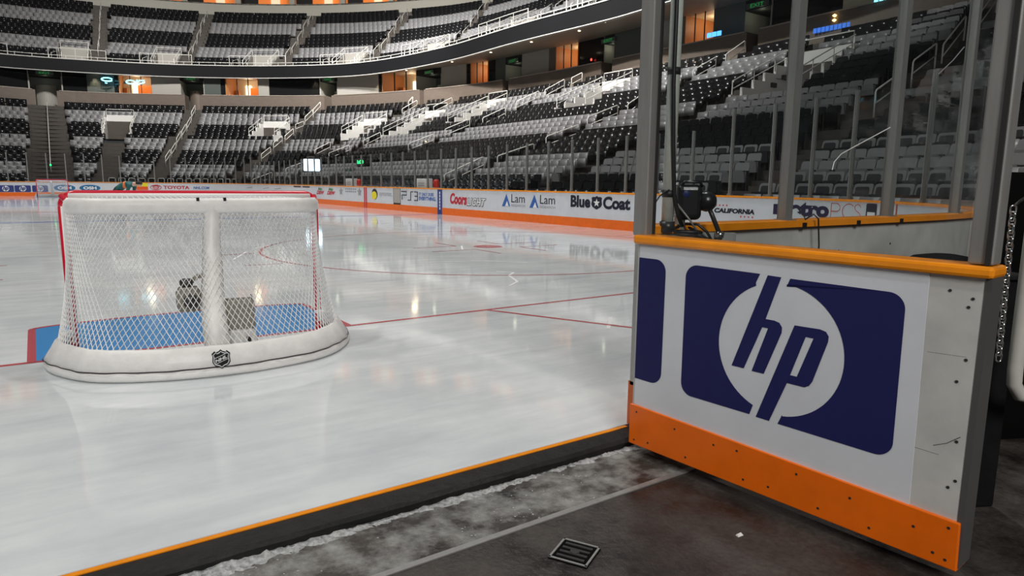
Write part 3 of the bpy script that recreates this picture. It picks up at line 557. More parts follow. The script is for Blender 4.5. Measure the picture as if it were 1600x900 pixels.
q0 = -20.09; mb = MB(); put_text(mb, 'CO', .06, .50, .63, .78, lambda u, z: (*Bq(q0-u, -.006), z), 0, .0); put_text(mb, 'SE', .26, .5, .50, .58, lambda u, z: (*Bq(q0-u, -.006), z), 0, .02); ad(mb, 'lettering', 'ad_ink')
mb = MB(); mb.tube([(*Bq(q0-.16-.16*math.cos(t), -.005), .70+.16*math.sin(t)) for t in rng(-1.1, 1.1, .15)], .012, 4); ad(mb, 'logo_print', 'ad_red', 'thin red arc')
ad = board(-23.15, -27.62, 'white near corner board with bold plum word, thin red capitals and a phone picture')
q0 = -23.72; f = lambda u, z: (*Bq(q0-u, -.006), z); mb = MB(); put_text(mb, 'metro', 0, 1.74, .69, 1.0, f, 0, .055); put_text(mb, 'Unlimited', .5, 1.5, .48, .62, f, 0, .02); ad(mb, 'lettering', 'ad_plum')
mb = MB()
for pts in ([(1.80, .72), (1.80, 1.0), (2.0, 1.0), (2.08, .95), (2.08, .89), (2.0, .84), (1.80, .84)], [(2.36+.2*math.cos(t), .855+.145*math.sin(t)) for t in rng(.8, 5.5, .3)], [(2.74, .95), (2.70, .99), (2.62, 1.0), (2.56, .97), (2.55, .92), (2.60, .875), (2.70, .84), (2.75, .79), (2.72, .73), (2.64, .705), (2.55, .73), (2.53, .77)]):
    mb.tube([(*Bq(q0-u, -.004), z) for u, z in pts], .009, 4)
ad(mb, 'lettering', 'ad_thin_red'); mb = MB(); mb.prism(rrect(2.92, 3.27, .62, 1.03, .04), bfn(q0), *DEC); ad(mb, 'logo_print', 'ad_ink', 'dark phone picture'); mb = MB(); mb.prism(rrect(2.97, 3.22, .66, .87, .01), bfn(q0), -.009, -.006); ad(mb, 'logo_print', 'ad_white')
ad = board(-27.62, -33.0, 'white near corner board with a thin red upright line at its left end')
mb = MB(); mb.prism([(.0, .29), (.045, .29), (.045, ZT-.05), (0, ZT-.05)], bfn(-27.63), *DEC); ad(mb, 'stripe', 'ad_thin_red')
mb = MB(); [mb.prism(rrect(u, u+.14, .70, .86, .02, 2), bfn(-27.72), *DEC) for u in (.1, .3, .5, .72, .95)]; ad(mb, 'lettering', 'ad_ink')
ad = board(-33.0, -35.3, 'white backed rink board where the end boards start to curve into the corner', .25, 'scuffed_board', 1.125)
mb = MB(); mb.prism([(-.12, 1.075), (.12, 1.075), (.12, 1.129), (-.12, 1.129)], lambda u, z, d: (*Bq(-33.0-u, d), z), -.024, .145); ad(mb, 'rail_joint', 'black_plastic', 'black joint sleeve on the orange rail')
ad = board(-35.3, -38.22, 'scuffed white end board with orange cap rail right behind the open gate door', .25, 'scuffed_board', 1.125)
ZN = 1.125
mb = MB()
for x in (2.9, 3.55, 4.15): q = -39.76+x; mb.prism([(-.02, ZN-.05), (.02, ZN-.05), (.02, ZN-.018), (-.02, ZN-.018)], lambda u, z, d: (*Bq(q+u, d), z), .139, .147)
for x, z in ((2.45, .93), (2.45, .86), (3.4, .90), (3.4, .84), (4.1, .92)): mb.prism(ellipse(0, z, .008, .008, 8), lambda u, zz, d, q=-39.76+x: (*Bq(q+u, d), zz), .10, .102)
ad(mb, 'rail_bolts', 'black_plastic')

# stanchions and glass panes ------------------------------------------
def zone(q):
    a = abs(q)
    if a <= 21.94: return ('side boards', 2.72)
    return ('far corner boards' if q > 0 else 'near corner boards', 3.18) if a <= 35.34 else ('far end boards' if q > 0 else 'near end boards', 3.25)
SQ = [43.6-1.22*k for k in range(0, 67)]
SQ = [q for q in SQ if q > -36.5]+[-36.98]
gl = mb = None
st_mesh = {}
def stanchion_mesh(h):
    if h not in st_mesh:
        m = MB(); x = .035; y = .03
        m.box((0, 0, (ZT+h)/2), (.075, .05, h-ZT)); m.box((0, -.035, (ZT+h)/2), (.03, .03, h-ZT-.02)); m.box((0, .0, ZT+.02), (.11, .09, .04)); st_mesh[h] = m.mesh('glass_stanchion', 'steel')
    return st_mesh[h]
cnt = {}
for i, q in enumerate(SQ):
    zn, h = zone(q); c = cnt[zn] = cnt.get(zn, 0)+1
    o = bpy.data.objects.new('glass_stanchion', stanchion_mesh(h)); COL.objects.link(o); x, y = Bq(q, .08); x2, y2 = Bq(q, .2); o.location = (x, y, 0); o.rotation_euler = (0, 0, math.atan2(y2-y, x2-x)-PI/2)
    tag(o, 'grey steel upright between glass panes on the %s, %s from their left end' % (zn, ordw(c-1)), 'glass upright', 'glass uprights on the %s' % zn)
    if i+1 < len(SQ):
        qn = SQ[i+1]; hh = min(h, zone(qn)[1])-.04; g = MB().sweep([(.07, ZT+.0), (.083, ZT+.0), (.083, hh), (.07, hh)], [(lambda o_, q=qq: Bq(q, o_)) for qq in (q-.03, (q+qn)/2, qn+.03)]).build('glass_screen', 'glass')
        tag(g, 'clear rink glass pane standing on the %s, %s from their left end' % (zn, ordw(c-1)), 'glass pane', 'glass panes on the %s' % zn)

# ================================================================== GOALS
def pl(pts, t):   # polyline-spline over t in [-1,1], mirrored
    kn = [(-k, -x, y) for k, x, y in reversed(pts[1:])]+list(pts); return spline(kn, t)
TOPP = [(0, 0, -.48), (.3, .40, -.475), (.55, .72, -.43), (.75, .86, -.28), (.9, .92, -.12), (1, .945, -.01)]
BASP = [(0, 0, -1.10), (.2, .34, -1.06), (.4, .68, -.93), (.6, .90, -.68), (.8, 1.02, -.38), (.93, 1.0, -.14), (1, .965, -.02)]
SKO = [(0, 0, -1.16), (.2, .36, -1.12), (.4, .73, -.98), (.6, .96, -.72), (.8, 1.085, -.40), (.93, 1.06, -.12), (1, 1.0, .02)]
TS = rng(-1, 1, .05)
def goal(label):
    g = thing('hockey_goal', label, 'goal')
    tb = []
    for s in (-1, 1):
        m = MB(); m.tube([(s*.945, 0, .0), (s*.945, 0, 1.15)], .031, 12); m.build('post', 'goal_red', g, True)
    m = MB(); m.tube([(-.90, -.035, 1.222), (.90, -.035, 1.222)], .026, 8); m.build('lacing', 'net_white', g, True)
    m = MB(); ar = [(-.945, 0, 1.15)]+[(-.945+.09*(1-math.cos(a)), 0, 1.15+.09*math.sin(a)) for a in rng(.2, PI/2, .25)]; ar = ar+[(-x, y, z) for x, y, z in reversed(ar)]; m.tube(ar, .031, 12); m.build('crossbar', 'goal_red', g, True)
    m = MB(); m.tube([(*pl(TOPP, t), 1.225-.06*min(1, (t+1)/.3)) for t in rng(-1, -.62, .04)], .02, 8); m.tube([(*pl(TOPP, t), 1.225-.06*min(1, (1-t)/.3)) for t in rng(.62, 1, .04)], .02, 8); m.build('top_bar', 'goal_red', g, True)
    m = MB(); prof = [(.045*math.cos(a)*1.0, 1.16+.062*math.sin(a)) for a in rng(0, 2*PI, PI/5)[:-1]]
    def off(path, t, o):
        a = pl(path, max(-1, t-.01)); b = pl(path, min(1, t+.01)); d = Vector((b[0]-a[0], b[1]-a[1])).normalized(); p = pl(path, t); return (p[0]+d.y*o, p[1]-d.x*o)
    m.sweep(prof, [(lambda o, t=t: off(TOPP, t, o)) for t in rng(-.8, .8, .05)]); tag(m.build('top_padding', 'pad_white', g, True), 'white padded wrap on the rear top bar')
    m = MB(); m.tube([(.06, -.46, 1.17), (.055, -.47, 1.05), (.04, -.51, .9), (.03, -.575, .7), (.01, -.69, .5), (.0, -.84, .32), (.0, -1.0, .16)], [.06, .062, .066, .075, .082, .088, .09], 12); tag(m.build('center_padding', 'pad_white', g, True), 'white padded post down the middle of the back')
    m = MB(); [m.box((x, -.50, 1.20), (.02, .03, .05)) for x in (-.04, .15)]; m.build('padding_tie', 'black_plastic', g)
    m = MB(); m.tube([(*off(SKO, t, .0), .032) for t in TS], .036, 8); m.build('base_bar', 'pad_white', g, True)
    m = MB(); m.sweep([(.012, .06), (.02, .075), (-.03, .155), (-.055, .20), (-.075, .205), (-.09, .19), (-.02, .06)], [(lambda o, t=t: off(SKO, t, o+.006*math.sin(t*23)+.004*math.sin(t*61))) for t in rng(-1, 1, .02)]); tag(m.build('base_skirt', 'pad_white', g, True), 'white canvas skirt around the base')
    m = MB(); m.sweep([(.026, .066), (.03, .07), (.026, .074)], [(lambda o, t=t: off(SKO, t, o+.006*math.sin(t*23)+.004*math.sin(t*61))) for t in rng(-1, 1, .02)]); m.build('skirt_seam', 'black_plastic', g)
    # netting: diagonal cords
    def NP(a, v):
        t = -1+2*a; tp = pl(TOPP, t); bp = pl(BASP, t); k = .42*v+.58*v**2.4; return (tp[0]+(bp[0]-tp[0])*k, tp[1]+(bp[1]-tp[1])*k, 1.165-(1.165-.18)*v)
    N, R = 80, 16; m = MB()
    for s in (1, -1):
        for n in range(-R, N+R+1):
            pts = [NP((n+s*j)/N, j/R) for j in range(R+1) if 0 <= n+s*j <= N]
            if len(pts) > 1: m.tube(pts, .0031, 3)
    tag(m.build('netting', 'net_white', g), 'white diamond mesh netting of the back and sides')
    N, R = 54, 7; m = MB()
    def TP(a, v):
        x = -.93+1.86*a; t = -1+2*a; tp = pl(TOPP, t); return (x+(tp[0]-x)*v, tp[1]*v, 1.235-.05*v-.01*math.sin(PI*v))
    for s in (1, -1):
        for n in range(-R, N+R+1):
            pts = [TP((n+s*j)/N, j/R) for j in range(R+1) if 0 <= n+s*j <= N]
            if len(pts) > 1: m.tube(pts, .0031, 3)
    tag(m.build('netting', 'net_white', g), 'white mesh netting of the goal top')
    for s in (-1, 1):
        m = MB(); m.tube([(s*.945, -.03, .1), (s*.945, -.03, 1.15)], .012, 6); m.build('lacing', 'net_white', g, True)
    # shield badge on the skirt
    Y = lambda z: -1.165-.028+(z-.06)*.42 if z < .2 else -1.165-.028+.059
    sh = [(a*.82, .125+(b-.125)*.86) for a, b in [(-.062, .145), (-.068, .165), (-.045, .185), (-.035, .175), (-.015, .182), (0, .195), (.015, .182), (.035, .175), (.045, .185), (.068, .165), (.062, .145), (.066, .10), (.05, .075), (.02, .065), (0, .05), (-.02, .065), (-.05, .075), (-.066, .10)]]
    sy = lambda u, z, d=0: (u*1.08, -1.186+(z-.06)*.33-d, z)
    b = MB().prism([(u*1.0, z) for u, z in sh], sy, .0, .012).build('shield_badge', 'badge_black', g); tag(b, 'black shield badge on the back of the skirt')
    m = MB(); ins = [(u*.84, .12+(z-.12)*.84) for u, z in sh]; m.tube([sy(u, z, .013) for u, z in ins], .0035, 4, True); put_text(m, 'NHL', -.036, .036, .100, .121, lambda u, z: sy(u, z, .014), 0, .05, .0, 1., .028)
    for zz in (.088, .127): m.add([sy(u, z, .0135) for u, z in ((-.042, zz), (.042, zz+.033), (.042, zz+.037), (-.042, zz+.004))], [(0, 1, 2, 3)])
    m.build('badge_lettering', 'badge_silver', b)
    return g
G1 = goal('red framed hockey goal with white netting and skirt standing on the near blue crease'); G1.location = (-.02, .03, 0); G1.rotation_euler = (0, 0, math.radians(-6)); G1.scale = (.98, .98, .985)
G2 = G1.copy(); COL.objects.link(G2); G2['label'] = 'small distant hockey goal in front of the far end boards'; G2.location = (0, 53.66, 0); G2.rotation_euler = (0, 0, PI); G2.scale = (1, 1, 1)
for ch in list(G1.children):
    c = ch.copy(); COL.objects.link(c); c.parent = G2
    for gc in ch.children: d = gc.copy(); COL.objects.link(d); d.parent = c
# cameras inside the near goal
t = thing('net_camera', 'grey beige camera with black lens hung behind the centre post inside the near goal', 'camera', (-.235, -.58, .375))
MB().lathe([(.03, 0), (.075, .01), (.085, .06), (.085, .15), (.065, .185), (.03, .19)], (0, 0, 0), 16).build('camera_body', 'cam_beige', t, True)
m = MB(); m.lathe([(.052, -.082), (.055, -.1), (.04, -.115)], (0, 0, .09), 14, 0, 'y'); m.build('lens', 'cam_dark', t, True)
m = MB(); m.lathe([(.04, .19), (.045, .2), (.045, .235), (.03, .245)], (-.01, 0, 0), 12); m.build('cap', 'cam_dark', t, True)
m = MB(); m.tube([(.0, 0, .20), (.07, .0, .26), (.16, -.02, .26), (.235, .06, .20)], .018, 8); m.build('arm', 'cam_beige', t, True)
t = thing('padded_camera_box', 'beige padded box with white scuffed front on the ice inside the near goal', 'camera box', (.10, -.645, 0), math.radians(-8))
MB().box((0, 0, .34), (.21, .16, .22)).build('box_body', 'cam_beige', t, False, .02)
MB().hexa([(-.10, -.1, 0), (.14, -.1, 0), (.14, .09, 0), (-.10, .09, 0), (-.09, -.08, .23), (.10, -.08, .23), (.10, .08, .23), (-.09, .08, .23)]).build('front_pad', 'pad_white', t, False, .02)
m = MB(); [m.box((x, -.092, z), (sx, .012, sz), 0, 0, .0) for x, z, sx, sz in ((.0, .12, .07, .02), (.05, .15, .03, .05), (.03, .09, .05, .015))]; m.build('scuff_tape', 'cam_dark', t)
m = MB(); m.tube([(.09, 0, .44), (.09, 0, .48)], .008, 6); m.build('antenna', 'cam_dark', t)

# ================================================================== GATE DOOR
DA = Vector((1.33, -3.577, 0)); DBv = Vector((1.435, -5.07, 0)); DT = (DBv-DA).normalized(); DN = Vector((DT.y, -DT.x, 0)); DN = DN if DN.x < 0 else -DN
def dp(u, z, d=0.): return DA+DT*u+DN*d+Vector((0, 0, z))
door = thing('rink_gate', 'open white rink gate door with large dark blue square and white circle emblem', 'gate door')
def dprism(poly, d0, d1, nm, m_, lab=None, parent=None, bevel=0):
    o = MB().prism(poly, dp, d0, d1).build(nm, m_, parent or door, False, bevel)
    if lab: o['label'] = lab
    return o
dprism([(0, .02), (1.48, .02), (1.48, 1.05), (0, 1.05)], -.10, -.006, 'door_panel', 'scuffed_board', 'scuffed white plastic panel')
dprism([(.012, .21), (1.325, .185), (1.313, 1.045), (.012, 1.045)], -.006, -.003, 'printed_banner', 'white_board', 'white vinyl sheet carrying the emblem')
dprism([(-.006, .014), (1.497, .010), (1.492, .187), (-.006, .224)], -.09, .008, 'kick_plate', 'orange_plastic', 'orange kick plate', None, .004)
dprism([(-.02, 1.046), (1.505, 1.042), (1.505, 1.082), (-.02, 1.09)], -.125, .016, 'cap_rail', 'orange_cap', 'orange cap rail', None, .012)
dprism([(1.48, .02), (1.50, .02), (1.50, 1.045), (1.48, 1.045)], -.11, -.004, 'end_channel', 'steel_dark', 'grey steel end channel')
CI, CR = (.7695, .66), .2805
def arc(c, r, a0, a1, n=10): return [(c[0]+r*math.cos(a0+(a1-a0)*i/n), c[1]+r*math.sin(a0+(a1-a0)*i/n)) for i in range(n+1)]
em = MB()
def E_(poly): em.prism(poly, dp, -.003, -.0015)
E_([(.012, .979)]+arc((.116, .919), .06, PI/2, 0)+arc((.116, .422), .06, 0, -PI/2)+[(.012, .362)])
a1 = math.atan2(.922-CI[1], .653-CI[0]); a2 = math.atan2(.396-CI[1], .677-CI[0])+2*PI
E_([(.670, .969)]+arc((.354, .913), .06, PI/2, PI)+arc((.357, .412), .06, PI, 1.5*PI)+[(.663, .351), (.677, .396)]+arc(CI, CR, a2, a1, 30)+[(.653, .929)])
a3 = math.atan2(.387-CI[1], .813-CI[0]); a4 = math.atan2(.93-CI[1], .793-CI[0])
E_([(.806, .964)]+[(1.18, .960)]+arc((1.186, .900), .06, PI/2, 0)+arc((1.190, .402), .06, 0, -PI/2)+[(.797, .346), (.813, .387)]+arc(CI, CR, a3, a4, 36)+[(.793, .930)])
E_([(.706, .967), (.766, .965), (.709, .781), (.750, .781), (.772, .775), (.785, .758), (.785, .735), (.718, .545), (.661, .545), (.724, .744), (.696, .744), (.622, .548), (.562, .548)])
E_([(.839, .776), (.901, .777), (.824, .530), (.757, .347), (.695, .348)])
E_([(.901, .777), (.945, .778), (.969, .772), (.981, .755), (.980, .733), (.930, .560), (.918, .540), (.900, .530), (.824, .530), (.836, .566), (.865, .566), (.922, .737), (.889, .737)])
tag(em.build('printed_emblem', 'navy', door), 'dark blue rounded square emblem with slanted letters in a white circle')
for u, z, d in [(.04, .19, .009), (.03, .04, .009), (.12, .05, .009), (.28, .17, .009), (.35, .05, .009), (.5, .16, .009), (.62, .17, .009), (.66, .05, .009), (.78, .06, .009), (.9, .16, .009), (1.0, .05, .009), (1.12, .14, .009), (1.2, .05, .009), (1.35, .12, .009), (1.42, .05, .009), (1.46, .16, .009), (1.46, .04, .009), (1.38, .99, -.004), (1.45, .97, -.004), (1.44, .94, -.004), (1.45, .76, -.004), (1.43, .68, -.004), (1.45, .47, -.004), (1.44, .30, -.004), (1.46, .33, -.004)]:
    MB().prism([(u+.0055*math.cos(PI*k/4), z+.0055*math.sin(PI*k/4)) for k in range(8)], dp, d-.004, d).build('screw', 'cam_dark', door)
for pts, rr in (([(1.38, .435), (1.42, .455), (1.46, .49)], .0012), ([(1.30, .41), (1.40, .407)], .0007), ([(1.33, .765), (1.45, .77)], .0006)): MB().tube([dp(u, z, -.006) for u, z in pts], rr, 4).build('scratch', 'cam_dark', door)
# posts of the gate
def post(name, p, h, sx, sy, rz, label, z0=1.085):
    t = thing(name, label, 'glass post', (p[0], p[1], z0), rz); H = h-z0
    MB().hexa([(-sx/2, -sy/2, 0), (sx/2, -sy/2, 0), (sx/2, sy/2, 0), (-sx/2, sy/2, 0), (-sx/2, -sy/2, H), (sx/2, -sy/2, H), (sx/2, sy/2, H), (-sx/2, sy/2, H)]).build('upright', 'steel', t, False, .006)
    m = MB(); m.box((sx*.3, -sy/2-.004, H/2), (sx*.22, .008, H)); m.build('glazing_channel', 'cam_dark', t); return t
dr = math.atan2(DT.y, DT.x)
p = dp(1.455, 0, -.055); t = post('gate_post', p, 3.3, .075, .08, dr, 'thick grey steel post on the free end of the open gate door')
m = MB(); [m.box((x, .044, z), (.012, .006, .018)) for x in (-.018, .018) for z in (.03, .06)]; m.build('bolt', 'cam_dark', t)
post('gate_post', (1.40, -3.545), 3.3, .085, .075, .25, 'grey steel gate post at the hinge end of the open door')
g = MB().prism([(.06, 1.09), (1.40, 1.09), (1.40, 3.2), (.06, 3.2)], dp, -.062, -.05).build('glass_screen', 'glass'); tag(g, 'scratched clear glass pane standing on the open gate door', 'glass pane')
m = MB(); m.tube([dp(.92, 1.40, -.046), dp(.925, 1.43, -.046), dp(.95, 1.46, -.046), dp(1.0, 1.487, -.046), dp(1.12, 1.55, -.046)], .0018, 4); tag(m.build('scratch', 'ad_white', g), 'pale curved scratch on the glass'); m = MB(); m.tube([dp(1.26, 1.72, -.046), dp(1.30, 1.76, -.046), dp(1.33, 1.80, -.046)], .0015, 4); m.build('scratch', 'ad_grey', g)
# camera pole with robotic camera
t = thing('camera_pole', 'round grey pole wrapped with black tape beside the gate hinge post', 'pole', (1.63, -3.49, 1.09))
m = MB(); m.tube([(0, 0, 0), (.0, 0, 2.1)], .032, 14); m.build('pole_tube', 'pole_steel', t, True)
for z in (.20, .82): m = MB(); m.tube([(0, 0, z-.018), (0, 0, z+.018)], .0345, 14); m.build('tape_band', 'tape_black', t, True)
m = MB(); m.tube([(0, 0, 0), (0, 0, .055)], .04, 14); m.build('foot_clamp', 'cam_dark', t, True)
m = MB(); m.tube([(-.052, -.02, 2.1), (-.045, -.03, 1.6), (-.04, -.035, 1.1), (-.038, -.035, .75), (-.02, -.036, .45), (-.0, -.038, .2), (.02, -.05, .1), (.05, -.06, .03)], .011, 6); tag(m.build('black_cable', 'cable', t, True), 'black cable running down the pole')
m = MB(); m.tube([(-.03, -.03, .22), (-.12, -.05, .19), (-.17, -.04, .12), (-.16, -.03, .03)], .004, 5); m.build('black_cable', 'cable', t, True)
t = thing('robotic_camera', 'black remote camera housing with round dome clamped to the boards beside the grey pole', 'camera', (1.80, -3.47, 1.09), math.radians(-36))
MB().box((0, 0, .155), (.135, .15, .19), 0, 0, .0).build('housing', 'black_plastic', t, False, .03, 3)
m = MB(); m.tube([(-.05, -.05, .24), (-.03, -.06, .262), (.05, -.06, .262), (.066, -.05, .24)], .009, 6); m.build('carry_handle', 'black_plastic', t, True)
m = MB(); m.lathe([(.0, -.055), (.03, -.05), (.05, -.025), (.057, 0), (.05, .03), (.03, .05), (0, .056)], (.095, -.03, .16), 14, 0, 'x'); m.build('dome', 'black_plastic', t, True)
m = MB(); m.lathe([(.02, 0), (.035, .012), (.035, .03), (.02, .035)], (-.02, -.075, .20), 10, 0, 'y'); m.build('blue_lens', 'ad_navy', t, True)
m = MB(); m.tube([(.11, -.04, .125), (.125, -.05, .09), (.165, -.07, -.01)], .013, 8); m.build('support_strut', 'cam_dark', t, True)
m = MB(); m.tube([(.165, -.07, -.03), (.168, -.072, .0)], .024, 10); m.lathe([(.014, 0), (.014, .012)], (.12, -.045, .12), 8); m.build('strut_knuckle', 'chrome', t, True)
m = MB(); m.tube([(-.075, -.085, .15), (0, -.09, .06), (.05, -.095, -.01)], .006, 6); m.build('support_strut', 'steel', t, True)
m = MB(); m.tube([(-.05, -.06, .03), (-.09, -.07, .0), (-.02, -.1, .0), (.06, -.1, .0), (.0, -.085, .02), (.05, -.08, -.02), (.12, -.09, -.05)], .011, 6); m.tube([(-.02, -.07, .04), (.04, -.1, .04), (.09, -.1, .0), (.13, -.09, -.06)], .008, 6); m.build('cable_loop', 'cable', t, True)
m = MB(); m.box((.07, -.03, -.045), (.38, .05, .075)); m.box((-.09, 0, .0), (.14, .09, .05)); m.tube([(-.04, -.02, 0), (-.04, -.02, .08)], .03, 10); m.build('mounting_plate', 'steel', t)
m = MB(); m.tube([(2.93, -3.47, 1.125), (2.96, -3.51, 1.16), (3.0, -3.52, 1.13), (3.03, -3.52, .96), (3.03, -3.52, .7)], .005, 6); m.tube([(2.9, -3.43, 1.2), (2.94, -3.46, 1.14), (2.93, -3.48, 1.10)], .004, 5); o = m.build('hanging_cable', 'cable', None, True); tag(o, 'thin black cable hanging over the orange rail of the end boards', 'cable')
# things on the floor
t = thing('floor_drain', 'square dark iron drain cover set in the damp floor', 'drain', (.468, -4.156, -.05), math.radians(28))
MB().box((0, 0, .003), (.155, .155, .006)).build('drain_frame', 'matte_black', t, False, .002)
m = MB(); [m.box((x, 0, .0075), (.012, .11, .004)) for x in (-.045, -.015, .015, .045)]; m.lathe([(.02, .006), (.018, .012), (.005, .013)], (0, 0, 0), 10); m.build('drain_grate', 'cast_iron', t); m = MB(); [m.box((sx*.072, sy*.072, .007), (.008+.145*abs(sy)*(1-abs(sx)), .008+.145*abs(sx)*(1-abs(sy)), .004)) for sx, sy in ((1, 0), (-1, 0), (0, 1), (0, -1))]; m.build('drain_rim', 'steel', t)
m = MB(); m.hexa([(-.016, -.008, 0), (.014, -.01, 0), (.018, .006, 0), (-.012, .009, 0), (-.014, -.006, .006), (.012, -.007, .004), (.015, .004, .007), (-.01, .006, .005)]); o = m.build('paper_scrap', 'paper'); o.location = (1.105, -4.42, -.05); tag(o, 'tiny white paper scrap lying on the dark floor below the open door', 'paper scrap')
# black partition, case, barrier and chain at the right
m = MB(); a, b = Vector((3.12, -4.40)), Vector((7.2, -6.4)); d = (b-a).normalized(); nn = Vector((d.y, -d.x))
m.hexa([(*(a), -.05), (*(b), -.05), (*(b+nn*.12), -.05), (*(a+nn*.12), -.05), (*a, 1.42), (*b, 1.42), (*(b+nn*.12), 1.42), (*(a+nn*.12), 1.42)]); struct(m.build('wall_right', 'matte_black'))
t = thing('equipment_case', 'black equipment case with domed cover behind the open gate door', 'case', (2.15, -4.62, -.05), math.radians(-27))
MB().box((0, 0, .505), (.42, .40, 1.01)).build('case_body', 'black_cloth', t, False, .01)
MB().box((0, 0, 1.022), (.46, .44, .024)).build('case_lid', 'black_rubber', t, False, .006)
m = MB(); m.lathe([(.17, 1.034), (.16, 1.055), (.12, 1.08), (.05, 1.092)], (.05, .05, 0), 16); m.build('domed_cover', 'black_cloth', t, True)
# steel barrier frame
U = Vector((RT.x, RT.y, 0)).normalized(); P0 = Vector((2.06, -4.968, 0))
t = thing('pipe_barrier', 'pale grey bent pipe barrier at the right edge beside the hanging chain', 'barrier', P0)
def up(u, z): return (U.x*u, U.y*u, z)
pts = [up(.9, .50), up(.10, .50), up(.03, .515), up(.003, .56), up(0, .62), up(0, 1.24), up(.006, 1.31), up(.04, 1.365), up(.12, 1.385), up(.9, 1.385)]
m = MB(); m.tube(pts, .027, 12); m.build('pipe_loop', 'pipe_grey', t, True)
for u in (.35, .85): m = MB(); m.tube([up(u, -.05), up(u, .50)], .024, 10); m.lathe([(.06, -.05), (.06, -.035), (.03, -.03)], up(u, 0), 12); m.build('leg', 'pipe_grey', t, True)
t = thing('hanging_chain', 'steel link chain hanging between the open gate door and the pale pipe barrier', 'chain', (1.648, -5.035, 1.262))
m = MB(); k = 25
for i in range(k):
    c = Vector((-.0014*i, -.0009*i, -.0212*i)); a = (U if i % 2 == 0 else Vector((-U.y, U.x, 0))); L_ = .010; r_ = .010
    m.tube([c+a*(r_*math.cos(x))+Vector((0, 0, r_*math.sin(x)+(L_ if math.sin(x) >= 0 else -L_)*.7)) for x in rng(0, 2*PI, PI/6)[:-1]], .0032, 5, True)
m.build('links', 'chrome', t, True)
m = MB(); m.tube([(0, 0, .012), (.06, .005, .03), (.25, .04, .05), (.412, .067, .05)], .005, 6); m.build('hook_cable', 'cable', t, True)

# ================================================================== SEATS
def slab(m, w0, w1, z0, z1, y0, y1, th, r, mi=0, n=3):
    """rounded upright slab: width w0 at z0 -> w1 at z1, front face y0 -> y1"""
    out = [(-w0/2, z0), (w0/2, z0), (w1/2, z1-r)]+[(w1/2-r+r*math.cos(a), z1-r+r*math.sin(a)) for a in rng(0, PI/2, PI/2/n)[1:]]+[(-w1/2+r-r*math.sin(a), z1-r+r*math.cos(a)) for a in rng(0, PI/2, PI/2/n)]
    ly = lambda z: y0+(y1-y0)*(z-z0)/(z1-z0); k = len(out)
    vs = [(x, ly(z), z) for x, z in out]+[(x, ly(z)+th, z) for x, z in out]
    m.add(vs, [tuple(range(k)), tuple(range(k, 2*k))[::-1]]+[(i, i+k, (i+1) % k+k, (i+1) % k) for i in range(k)], mi)
def seat_parts(): 
    P = {}
    m = MB(); slab(m, .52, .51, .36, .86, .42, .52, .035, .08); P['back'] = m
    m = MB(); slab(m, .36, .36, .42, .79, .405, .475, .012, .05); P['pad'] = m
    m = MB(); slab(m, .46, .42, .26, .63, .33, .30, .07, .05); P['pan'] = m
    m = MB(); m.box((0, .40, .30), (.02, .10, .6)); m.box((0, .33, .60), (.028, .28, .03))
    P['frame'] = m; return P
SP = seat_parts()
SM = {(k, c): SP[k].mesh('seat_'+k, c) for k, c in (('back', 'seat_grey'), ('back', 'seat_black'), ('pan', 'seat_grey'), ('pan', 'seat_black'), ('pan', 'seat_pad'), ('pad', 'seat_pad'), ('frame', 'seat_metal'))}
LOW = MB(); slab(LOW, .55, .55, .38, .87, .42, .48, .035, .025, 0, 1); slab(LOW, .54, .53, .24, .62, .37, .36, .05, .02, 0, 1)
seats = []   # (x, y, z, rz, grey?, dark pan?, tier, row, q)
def rowseats(P_, f, z, a, b, skip, tier, i, grey, dark, step=.05):
    prev = P_(a, f); acc = .26; q = a
    while q > b:
        q -= step; p = P_(q, f); d = math.hypot(p[0]-prev[0], p[1]-prev[1]); acc += d
        if acc >= .575:
            acc -= .575
            if not skip(q, i):
                e = P_(q, f+.01); rz = math.atan2(e[1]-p[1], e[0]-p[0])-PI/2
                seats.append((p[0], p[1], z, rz, grey(q, i), dark(q, i), tier, i, q))
        prev = p
lg = lambda q, i: (i in (3, 4, 5, 10, 11, 12, 17, 18, 19)) or (q < -17.5 and i < 7 and i != 6)
ld = lambda q, i: q < -17.5 and i in (0, 1, 2, 5)
for i in range(NR): rowseats(S, rowf(i)+.06*.9/NR, rowz(i), Q1-.3, Q0+.3, in_aisle, 0, i, lg, ld, .04)
ug = lambda r, i: i in (3, 4, 5, 10, 11, 12)
for i in range(NU): rowseats(SU, urowf(i)+.004, urowz(i), 8.0, -1.3, in_uaisle, 1, i, ug, lambda r, i: False, .004)
def inside(x, y):
    dx = abs(x)-4.42; dy = abs(y-27.13)-21.94
    if abs(x) > 12.954 or abs(y-27.13) > 30.47: return False
    return not (dx > 0 and dy > 0) or dx*dx+dy*dy < 8.534**2
def visible(s):
    if s[6] == 1: return None
    p = Vector((s[0], s[1], s[2]+.72)); q = px_of(p)
    if not q or not (-5 < q[0] < 1605 and -5 < q[1] < 420): return None
    last = None
    for k in range(61):
        t = k/60; v = CAM+(p-CAM)*t
        if inside(v.x, v.y): last = v
    if last is not None and last.z < ZT+.02: return None
    if 1005 < q[0] < 1040 or 1516 < q[0] < 1556: return None
    if last is None and q[1] > 250: return None
    return q[2]
vis = [(visible(s), k) for k, s in enumerate(seats)]; vis = sorted((d, k) for d, k in vis if d is not None)
single = set(k for d, k in vis[:300])
aq = sorted(a[0]+a[1]*6 for a in AISLES)
byrow = {}
for k in single: byrow.setdefault((seats[k][7]), []).append(k)
